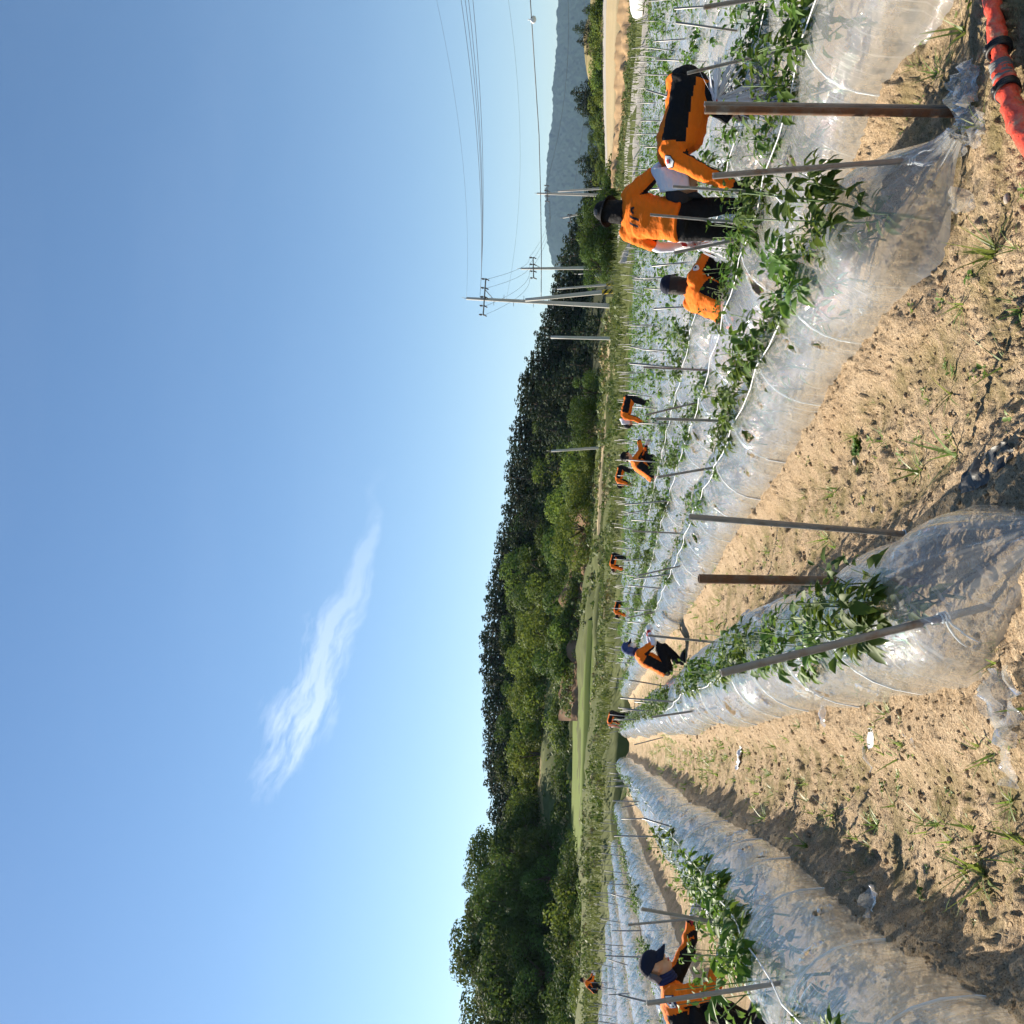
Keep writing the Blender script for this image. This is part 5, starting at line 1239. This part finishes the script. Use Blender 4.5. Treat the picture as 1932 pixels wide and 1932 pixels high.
pole('thin pale pole with round disc beside the second utility pole', (1091, 517), (1166, 510), 84, .05, .04, None, None, 'B2', mat='pole_steel')
pole('lone concrete post without wires before the dark pines', (1039, 636), (1176, 639), 68, .12, .10, None, None, 'C')
pole('lone leaning concrete post by the pale field path', (1040, 851), (1142, 844), 73, .11, .08, None, None, 'D')
pole('distant utility pole above the standing worker, small crossarm near its top', (1013, 365), (1163, 369), 118, .19, .11, ((1032, 350), (1033, 381), 4), None, 'E')
pole('slanting brace of the distant utility pole', (1053, 361), (1158, 354), 117, .13, .10, None, None, 'E2')
pole('far leaning pole behind the standing worker\'s black hat', (1062, 411), (1150, 391), 112, .14, .09, ((1075, 405), (1076, 420), 2), None, 'F')
dk = MB(); c = at_dist(1128, 516, 83.8); ell(dk, V3(0, 0, 0), V3(.33, 0, 0), V3(0, .03, 0), V3(0, 0, .33)); tag(link('round_mirror', dk.mesh('round_mirror', MAT['disc_clear']), None, c), 'round convex road mirror on the thin pale pole', 'mirror')
def wire(label, a, b, sag, r=.013, n_=26):
    a, b = np.asarray(a), np.asarray(b); f = np.linspace(0, 1, n_)[:, None]; P_ = a * (1 - f) + b * f; P_[:, 2] -= (sag * 4 * f * (1 - f))[:, 0]; c = P_[0].copy()
    o = link('power_line', mesh_np('power_line', *tube_np(P_ - c, r, 5), MAT['wire']), None, c); tag(o, label, 'wire', 'overhead power lines')
pa_ = PTS['A']
for i, (xe, q) in enumerate(((859, 0), (868, 0), (876, 1), (886, 2))):
    wire('power line from the tallest pole\'s crossarm, %s of its four' % ('uppermost', 'second', 'third', 'lowest')[i], pa_[min(q, 2)], at_dist(xe - 3, -90, 60), .5, .014)
wire('faint thin wire leading off the tallest pole\'s tip', PTS[('A', 'top')], at_dist(810, -60, 62), .8, .006)
wire('thin wire from half way up the tallest pole', at_dist(955, 566, 73.8), at_dist(950, -60, 60), 1.0, .006)
cab = [at_dist(x, y, d) for x, y, d in ((1021, 566, 73), (1021.5, 480, 72), (1020, 371, 70), (1017, 255, 67), (1009, 130, 64), (1003, 37, 61.5), (996, -70, 59))]
c = cab[0].copy(); tag(link('communication_cable', mesh_np('communication_cable', *tube_np(np.array(cab) - c, .030, 6), MAT['wire']), None, c), 'thick lower cable crossing the sky below the power lines', 'cable')
dv_ = MB(); ell(dv_, V3(0, 0, -.05), V3(.24, 0, 0), V3(0, .05, 0), V3(0, 0, .18), 4, 4); dv_.tube([V3(0, 0, .12), V3(0, 0, .26)], .03, 5); tag(link('cable_marker', dv_.mesh('cable_marker', MAT['patch_white']), None, at_dist(1004.5, 37, 61.4)), 'small white marker hanging on the thick cable', 'marker')
for i, (p_, q_) in enumerate(((0, 0), (1, 1), (3, 2), (4, 3))):
    wire('drooping line between the tallest and second pole, %s of four' % ('first', 'second', 'third', 'fourth')[i], PTS['A'][p_] - V3(0, 0, .5), PTS['B'][q_], .9, .011)
for i in range(3): wire('line running on from the second pole to the distant pole, %s of three' % ('first', 'second', 'third')[i], PTS['B'][i], PTS['E'][i], 1.2, .011)
wire('line from the distant pole across the hazy mountain, upper one', PTS['E'][1], at_dist(1068, -60, 110), 1.2, .016)
wire('line from the distant pole across the hazy mountain, lower one', at_dist(1080, 366, 117), at_dist(1096, -60, 108), 1.0, .012)

# ------------------------------------------------------------------ parked car at the picture edge
simple('car_white', (.80, .80, .80), .25, spec=.5, var=.02); simple('car_glass', (.02, .025, .03), .08); simple('tyre', (.02, .02, .02), .8); n = NT('alloy'); n.done(n.bsdf((.55, .56, .58), .3, .8)); simple('lamp_glass', (.75, .78, .8), .1)
cp_ = at_dist(1212, -3, 56.5); car = link('parked_car', None, None, (cp_[0], cp_[1], cp_[2] - .33), .12); tag(car, 'white parked car cut off by the picture edge on the road', 'car')
# local: +x runs away from the nose (to the right), nose at x = -0.85, wheel at 0
prof = [(-.60, .42), (-.64, .58), (-.56, .78), (-.2, .92), (.45, 1.0), (1.15, 1.46), (2.5, 1.48), (3.25, 1.02), (3.5, .95), (3.55, .5), (3.5, .32), (-.55, .26)]
k = MB(); V_ = []
for yy, sc_w in ((-.86, .96), (-.70, 1.0), (.70, 1.0), (.86, .96)):
    for x, z in prof: V_.append((x * sc_w + (1 - sc_w) * 1.3, yy * (1 - .16 * max(0, z - 1.0) / .48), z if abs(yy) < .8 else .6 + (z - .6) * .97))
n_ = len(prof); Q_ = [(a_ * n_ + q, a_ * n_ + (q + 1) % n_, (a_ + 1) * n_ + (q + 1) % n_, (a_ + 1) * n_ + q) for a_ in range(3) for q in range(n_)]
k.add(V_, Q_); bmx = bmesh.new(); me = k.mesh('body', MAT['car_white']); bmx.from_mesh(me)
bmx.verts.ensure_lookup_table(); bmx.faces.new([bmx.verts[q] for q in range(n_)]); bmx.faces.new([bmx.verts[3 * n_ + q] for q in range(n_ - 1, -1, -1)]); bmesh.ops.recalc_face_normals(bmx, faces=bmx.faces); bmx.to_mesh(me); bmx.free()
bo = link('body', me, car); bv_ = bo.modifiers.new('b', 'BEVEL'); bv_.width = .05; bv_.segments = 3
for sy in (-1, 1):
    k = MB(); yv = sy * .845
    k.add([(.72, yv * .985, 1.03), (1.28, yv * .905, 1.40), (1.75, yv * .90, 1.41), (1.75, yv * .99, 1.03)], [(0, 1, 2, 3)]); k.add([(1.83, yv * .99, 1.03), (1.83, yv * .90, 1.41), (2.42, yv * .905, 1.41), (2.95, yv * .985, 1.05)], [(0, 1, 2, 3)]); k.v = [v + np.array([0, sy * .03, 0]) for v in k.v]
    link('side_window', k.mesh('side_window', MAT['car_glass'], False), car)
    for wx in (0., 2.65):
        w = link('wheel', None, car, (wx, sy * .84, .33)); an = np.linspace(0, 2 * math.pi, 29)
        k = MB(); k.tube([(.26 * math.cos(a_), 0, .26 * math.sin(a_)) for a_ in an], .085, 10); link('tyre', k.mesh('tyre', MAT['tyre']), w)
        k = MB(); 
        for q in range(10): a_ = q * .628; k.tube([(0, sy * .05, 0), (.2 * math.cos(a_), sy * .045, .2 * math.sin(a_))], [.03, .016], 5)
        k.tube([(.205 * math.cos(a_), sy * .045, .205 * math.sin(a_)) for a_ in an], .018, 6); k.tube([(0, sy * .02, 0), (0, sy * .07, 0)], .04, 8); link('rim', k.mesh('rim', MAT['alloy']), w)
    k = MB(); ell(k, V3(-.50, sy * .62, .70), V3(.12, 0, 0), V3(0, .17, 0), V3(0, 0, .07)); link('headlight', k.mesh('headlight', MAT['lamp_glass']), car)
k = MB(); k.add([(.60, -.66, 1.06), (.60, .66, 1.06), (1.12, .58, 1.445), (1.12, -.58, 1.445)], [(0, 1, 2, 3)]); k.v = [v + np.array([-.04, 0, .03]) for v in k.v]; link('windscreen', k.mesh('windscreen', MAT['car_glass'], False), car)

# ------------------------------------------------------------------ things lying in the foreground
def gpt(x, y, dz=0.):
    v = ray(x, y); z = 0.
    for _ in range(12):
        kk = (z - EYE) / v[2]; p = v * kk; tt = p @ RN; ss = p @ RD; z = float(base_z(tt, ss) + bed_z(np.array([tt]), ss)[0])
    return np.array([p[0], p[1], z + dz])
n = NT('hose_red'); v = n.obj(); hc_ = n.mixc(n.noise(14, 4, .6, v), (.62, .06, .03), (.80, .10, .055)); hc_ = n.mixc(n.math('MULTIPLY', n.math('SUBTRACT', n.noise(22, 5, .7, v), .52, True), 5, True), hc_, (.42, .27, .17)); n.done(n.bsdf(hc_, .42, 0, n.bump(n.noise(30, 4, .6, v), .6, .02))); simple('clamp_black', (.015, .015, .017), .5); simple('coupling_grey', (.16, .165, .17), .6, bump=.2, bscale=80)
hs_pts = [gpt(x + 26, y, .07) for x, y in ((1868, -90), (1876, -30), (1884, 30), (1890, 70), (1894, 100), (1900, 135), (1908, 165), (1918, 195), (1935, 235), (1965, 290), (2010, 340))]
hc = hs_pts[4].copy(); hp_ = [p - hc for p in hs_pts]
ho = link('water_hose', None, None, hc); tag(ho, 'red lay-flat hose with black clamps lying at the edge of the soil', 'hose')
def flat_tube(pts, w, h, mat, name, parent, seg=16, seed=1, tw=0.):
    P_ = np.array(pts); f0 = np.linspace(0, len(P_) - 1, 40); P_ = np.stack([np.interp(f0, np.arange(len(P_)), P_[:, i]) for i in range(3)], -1)
    for _ in range(3): P_[1:-1] = (P_[:-2] + 2 * P_[1:-1] + P_[2:]) / 4
    T = unit(P_[-1] - P_[0]); k = MB(); rg_ = []
    for i in range(len(P_)):
        t_ = unit(P_[min(i + 1, len(P_) - 1)] - P_[max(i - 1, 0)]); s_ = unit(np.cross(t_, V3(0, 0, 1))); u_ = np.cross(s_, t_); j_ = 1 + .16 * math.sin(i * .8 + seed) + .09 * math.sin(i * 2.1)
        a_ = tw * math.sin(i * .35); rg_.append((P_[i], (s_ * math.cos(a_) + u_ * math.sin(a_)) * w * j_, (u_ * math.cos(a_) - s_ * math.sin(a_)) * h / j_))
    loft(k, rg_, seg, 0, 2.0); return link(name, k.mesh(name, MAT[mat]), parent)
flat_tube(hp_[:6], .040, .032, 'hose_red', 'hose_length', ho, seed=1, tw=.5); flat_tube(hp_[5:], .045, .037, 'hose_red', 'hose_length', ho, seed=3, tw=.4)
flat_tube([hp_[4] * .35 + hp_[5] * .65, hp_[5], hp_[5] * .35 + hp_[6] * .65], .041, .038, 'coupling_grey', 'coupling', ho, seed=9)
for i0, i1, f in ((3, 4, .75), (6, 7, .15)):
    c = hp_[i0] * (1 - f) + hp_[i1] * f; t_ = unit(hp_[i1] - hp_[i0]); s_ = unit(np.cross(t_, V3(0, 0, 1))); u_ = np.cross(s_, t_); an = np.linspace(0, 2 * math.pi, 25); k = MB()
    for w_ in (-.011, 0, .011): k.tube([c + t_ * w_ + s_ * .046 * math.cos(a_) + u_ * .042 * math.sin(a_) for a_ in an], .0085, 6)
    k.box(c + u_ * .048, (.02, .03, .016)); link('hose_clamp', k.mesh('hose_clamp', MAT['clamp_black']), ho)

def crumple(label, x, y, w, l, rot, seed, mat='film_scrap', hgt=.05, name='plastic_scrap', cat='plastic', fold=9., z=.012):
    r = np.random.default_rng(seed); n1, n2 = max(8, int(l / .02)), max(6, int(w / .02)); n1 = min(n1, 46); n2 = min(n2, 26)
    a_, b_ = np.meshgrid(np.linspace(-.5, .5, n1), np.linspace(-.5, .5, n2), indexing='ij')
    edge = 1 + .5 * vnoise(a_ * 6 + seed, b_ * 0, seed); xx = a_ * l + .03 * vnoise(a_ * 5, b_ * 5 + 9, seed); yy = b_ * w * edge * (1 - .5 * np.abs(a_ * 2) ** 2)
    zz = hgt * np.abs(fbm(a_ * l * fold + seed, b_ * w * fold * 1.6, seed, 3)) * 1.6 + z
    c, s = math.cos(rot), math.sin(rot); P_ = np.stack([xx * c - yy * s, xx * s + yy * c, zz], -1); o0 = gpt(x, y)
    o = link(name, mesh_np(name, P_, grid_quads(n1, n2), None, MAT[mat], True, None, np.stack([a_.ravel() * l, b_.ravel() * w * 3], -1)), None, o0); tag(o, label, cat)
    return o
crumple('crumpled clear film strip lying below the slim post with twine', 1825, 378, .10, .34, 1.2, 1, hgt=.07)
crumple('heap of torn clear film at the foot of the thick rusty post', 1835, 175, .24, .30, .6, 2, hgt=.10, fold=18)
crumple('torn clear film trailing beside the red hose', 1845, 235, .16, .40, 1.0, 3, hgt=.06, fold=18)
crumple('loose film fold between the two posts at the gathered tunnel end', 1815, 275, .14, .36, 1.3, 4, hgt=.10)
crumple('rolled clear film lying across the path at the picture edge', 1905, 1372, .13, .42, .5, 5, hgt=.10)
crumple('second crumpled film piece at the picture edge beside the rolled one', 1922, 1335, .16, .26, .3, 6, hgt=.11)
crumple('white twisted rag of film on the wide path', 1398, 1432, .12, .40, 2.4, 7, 'patch_white', .06)
crumple('small white film flake near the middle tunnel\'s foot', 1560, 1352, .09, .13, .3, 8)
crumple('scatter of tiny white film crumbs on the wide path', 1648, 1392, .10, .12, .9, 10, 'patch_white', .02)
crumple('thin white film shred on the wide path', 1650, 1432, .025, .16, .3, 11)
crumple('pale bent strip of film among the footprints', 1728, 1398, .03, .17, 1.4, 12, 'film_scrap', .05)
crumple('clear film bit on the sunny path behind the long twine-tied post', 1560, 1160 - 40, .06, .2, .4, 13)
crumple('white film tag caught at the foot of the rusty post tunnel', 1637, 590, .05, .09, 1.0, 14, 'patch_white', .05)
crumple('torn film corner sticking out of the shaded bank', 1660, 1703, .12, .16, .5, 15, hgt=.1)
simple('mulch_black', (.014, .014, .015), .5, var=.3, vscale=20, bump=.5, bscale=25)
crumple('strip of black mulch film edge on the middle tunnel\'s right bank', 1868, 885, .10, .5, 1.8, 18, 'mulch_black', .04, 'mulch_film')

# grass tufts and weeds
def tuft_mesh(seed, n_, ln, spread, wd_=.006):
    r = np.random.default_rng(seed); k = MB()
    for i in range(n_):
        a_ = r.uniform(0, 6.28); sp = r.uniform(.15, 1) * spread; d = V3(math.cos(a_) * sp, math.sin(a_) * sp, r.uniform(.35, 1)); d = unit(d); L_ = ln * r.uniform(.45, 1.1); s_ = unit(np.cross(d, V3(0, 0, 1)) + 1e-3) * wd_ * r.uniform(.7, 1.4); b = V3(r.normal(0, .012), r.normal(0, .012), -.01); P_ = []
        for q in range(5):
            f = q / 4; g_ = b + d * L_ * f + V3(0, 0, -L_ * .55 * f * f * (1.1 - d[2])); P_ += [g_ - s_ * (1 - f * .92), g_ + s_ * (1 - f * .92)]
        k.add(P_, [(2 * q, 2 * q + 1, 2 * q + 3, 2 * q + 2) for q in range(4)])
    return k.mesh('blades', MAT['grass_blade'], True)
def rosette(seed, n_, ln):
    r = np.random.default_rng(seed); k = MB()
    for i in range(n_):
        a_ = r.uniform(0, 6.28); d = V3(math.cos(a_), math.sin(a_), r.uniform(.1, 1.1)); leaf_geo(k, V3(r.normal(0, ln * .5), r.normal(0, ln * .5), r.uniform(0, ln * .6)), d, V3(r.normal(0, .3), r.normal(0, .3), 1), ln * r.uniform(.6, 1.2), ln * .5, .5, 0)
    return k.mesh('leaves', MAT['pepper_leaf'])
GT = [tuft_mesh(1, 38, .26, .9), tuft_mesh(2, 9, .30, 1.3, .007), tuft_mesh(3, 16, .2, 1.2), tuft_mesh(4, 6, .22, 1.5, .007)]; RS = [rosette(1, 70, .035), rosette(2, 14, .03), rosette(3, 9, .045)]
def tuft(x, y, m, sc, label, group=None, cat='grass tuft', name='grass_tuft', rz=None):
    o = link(name, m, None, gpt(x, y, .0), rz if rz is not None else random.uniform(0, 6)); o.scale = (sc,) * 3; tag(o, label, cat, group)
tuft(1880, 478, GT[0], 1.0, 'largest green grass tuft, low on the sunny bank of the middle path')
tuft(1622, 845, RS[0], 1.5, 'dense leafy weed clump on the sunny path', cat='weed', name='weed')
tuft(1838, 512, RS[1], 1.3, 'small broad-leaved weed beside the largest grass tuft', cat='weed', name='weed')
tuft(1800, 860, GT[1], 1.0, 'sprawling grass plant with long blades in the damp part of the path'); tuft(1790, 740, GT[3], 1.1, 'sparse long-bladed grass upslope of the sprawling one')
tuft(1735, 885, GT[2], 1.1, 'grass plant with dark shadow near the black mulch strip'); tuft(1900, 690, GT[3], 1.1, 'two-bladed grass plant at the picture\'s lower edge'); tuft(1868, 700, RS[2], 1.0, 'tiny weed beside the two-bladed grass', cat='weed', name='weed')
tuft(1855, 1655, GT[2], 1.6, 'bright bushy grass plant at the edge of the shaded bank'); tuft(1825, 1640, GT[1], .9, 'loose grass blades just beside the bright bushy grass plant')
tuft(1860, 1425, GT[2], 1.0, 'low grass patch near the rolled film'); tuft(1700, 1432, GT[3], 1.0, 'thin curved grass blades on the wide path'); tuft(1640, 1412, RS[1], 1.2, 'narrow upright weed by the film crumbs', cat='weed', name='weed')
tuft(1815, 60, GT[1], 1.0, 'long-bladed grass above the red hose'); tuft(1842, 10, RS[1], 1.6, 'weed beside the red hose at the picture corner', cat='weed', name='weed'); tuft(1860, 240, GT[2], .9, 'grass growing through the torn film by the hose')
tuft(1560, 1015, GT[1], .9, 'grass blades on the path right of the long twine-tied post'); tuft(1930, 1590, GT[3], 1.0, 'lone grass stem at the lower edge of the wide path')
tuft(1670, 1480, RS[1], 1.2, 'leafy weed patch on the wide path', cat='weed', name='weed'); tuft(1445, 1545, GT[2], 1.2, 'grass clump in the middle of the wide path'); tuft(1520, 1600, GT[2], 1.1, 'grass clump on the shaded side of the path')
tuft(1740, 1690, RS[1], 1.2, 'weed in the tunnel shadow', cat='weed', name='weed')
sp_ = MB(); r = np.random.default_rng(12)
rsv = [(np.array([v.co[:] for v in m.vertices]), [p.vertices[:] for p in m.polygons]) for m in (RS[1], RS[2], GT[3], GT[2])]
for k_ in range(620):
    which = r.random()
    if which < .5: t_ = r.normal(-.15, .3); s_ = 3.2 + 26 * r.random() ** 1.4
    elif which < .8: t_ = r.normal(1.75, .28); s_ = 3.2 + 26 * r.random() ** 1.3
    elif which < .9: t_ = r.normal(-2.4, .2); s_ = r.uniform(8, 30)
    else: t_ = r.normal(3.35, .15); s_ = r.uniform(4, 12)
    p = ts(t_, s_); p[2] = float(base_z(t_, s_) + bed_z(np.array([t_]), s_)[0]); v, fcs = rsv[r.integers(4)]; sc = r.uniform(.35, .9) * (1 if s_ < 12 else 1.4); a_ = r.uniform(0, 6.28); c_, s2 = math.cos(a_), math.sin(a_)
    w = v * sc; w = np.stack([w[:, 0] * c_ - w[:, 1] * s2, w[:, 0] * s2 + w[:, 1] * c_, w[:, 2]], -1) + p
    sp_.add(w, [f for f in fcs if len(f) == 4], [f for f in fcs if len(f) == 3])
tag(link('small_weeds', sp_.mesh('small_weeds', MAT['grass_blade'])), 'small green sprouts scattered over the soil paths', 'weeds', kind='stuff')
# crumbly clods on the paths and banks
cb = MB(); bm = bmesh.new(); bmesh.ops.create_icosphere(bm, subdivisions=1, radius=1); iv = np.array([v.co[:] for v in bm.verts]); it = np.array([[v.index for v in f.verts] for f in bm.faces]); bm.free()
for k_ in range(9000):
    s_ = 3.0 + 16 * r.random() ** 1.8; t_ = r.uniform(-1.1, .6) if r.random() < .5 else (r.uniform(.9, 2.6) if r.random() < .85 else r.uniform(3.1, 3.7))
    p = ts(t_, s_); p[2] = float(base_z(t_, s_)); 
    sz = r.choice([.005, .008, .012, .02], p=[.45, .35, .16, .04]) * r.uniform(.7, 1.4)
    cb.add(iv * (sz * r.uniform(.6, 1.2, 3)) * (1 + r.normal(0, .12, (12, 1))) + p, None, it)
V_ = np.concatenate(cb.v).reshape(-1, 12, 3); cen = V_[:, :, :2].mean(1); T2 = cen @ RN[:2]; S2 = cen @ RD[:2]; V_[:, :, 2] += bed_z(T2, S2)[:, None] + (.030 * fbm(cen[:, 0] * 2.2, cen[:, 1] * 2.2, 11, 3) * .85)[:, None] + .004
cb.v = [V_.reshape(-1, 3)]
tag(link('soil_clods', cb.mesh('soil_clods', MAT['soil'], False)), 'crumbly clods and coarse grains of the sandy soil', 'soil', kind='stuff')
simple('stone', (.42, .36, .30), .85, var=.2, bump=.4, bscale=60)
for i, (x, y, s_, lb) in enumerate(((1617, 870, .03, 'pale rounded stone below the dense weed clump'), (1650, 962, .022, 'small dark stone beyond the long twine-tied post'), (1905, 375, .024, 'small tan stone low on the sunny bank'), (1555, 690, .02, 'little stone by the rusty post tunnel\'s edge'), (1885, 20, .05, 'tan clod beside the red hose'))):
    q = iv * (1 + np.random.default_rng(i).normal(0, .13, (12, 1))) * np.array([1.3, 1, .75]) * s_; o = link('stone', mesh_np('stone', q, None, it, MAT['stone'], True), None, gpt(x, y, s_ * .4)); sb = o.modifiers.new('s', 'SUBSURF'); sb.levels = 1; sb.render_levels = 1; tag(o, lb, 'stone')

# ------------------------------------------------------------------ haze in the air
hx = MB(); hx.box((0, 2100, 208), (9000, 4600, 424)); hm = NT('haze'); vol = hm.n('ShaderNodeVolumePrincipled'); vol.inputs['Color'].default_value = (.46, .68, 1, 1); vol.inputs['Density'].default_value = .00007; vol.inputs['Anisotropy'].default_value = 0.
hm.l(vol.outputs[0], hm.out.inputs['Volume']); ho_ = link('haze', hx.mesh('haze', hm.m, False)); tag(ho_, 'thin blue haze in the distance', 'haze', kind='stuff')
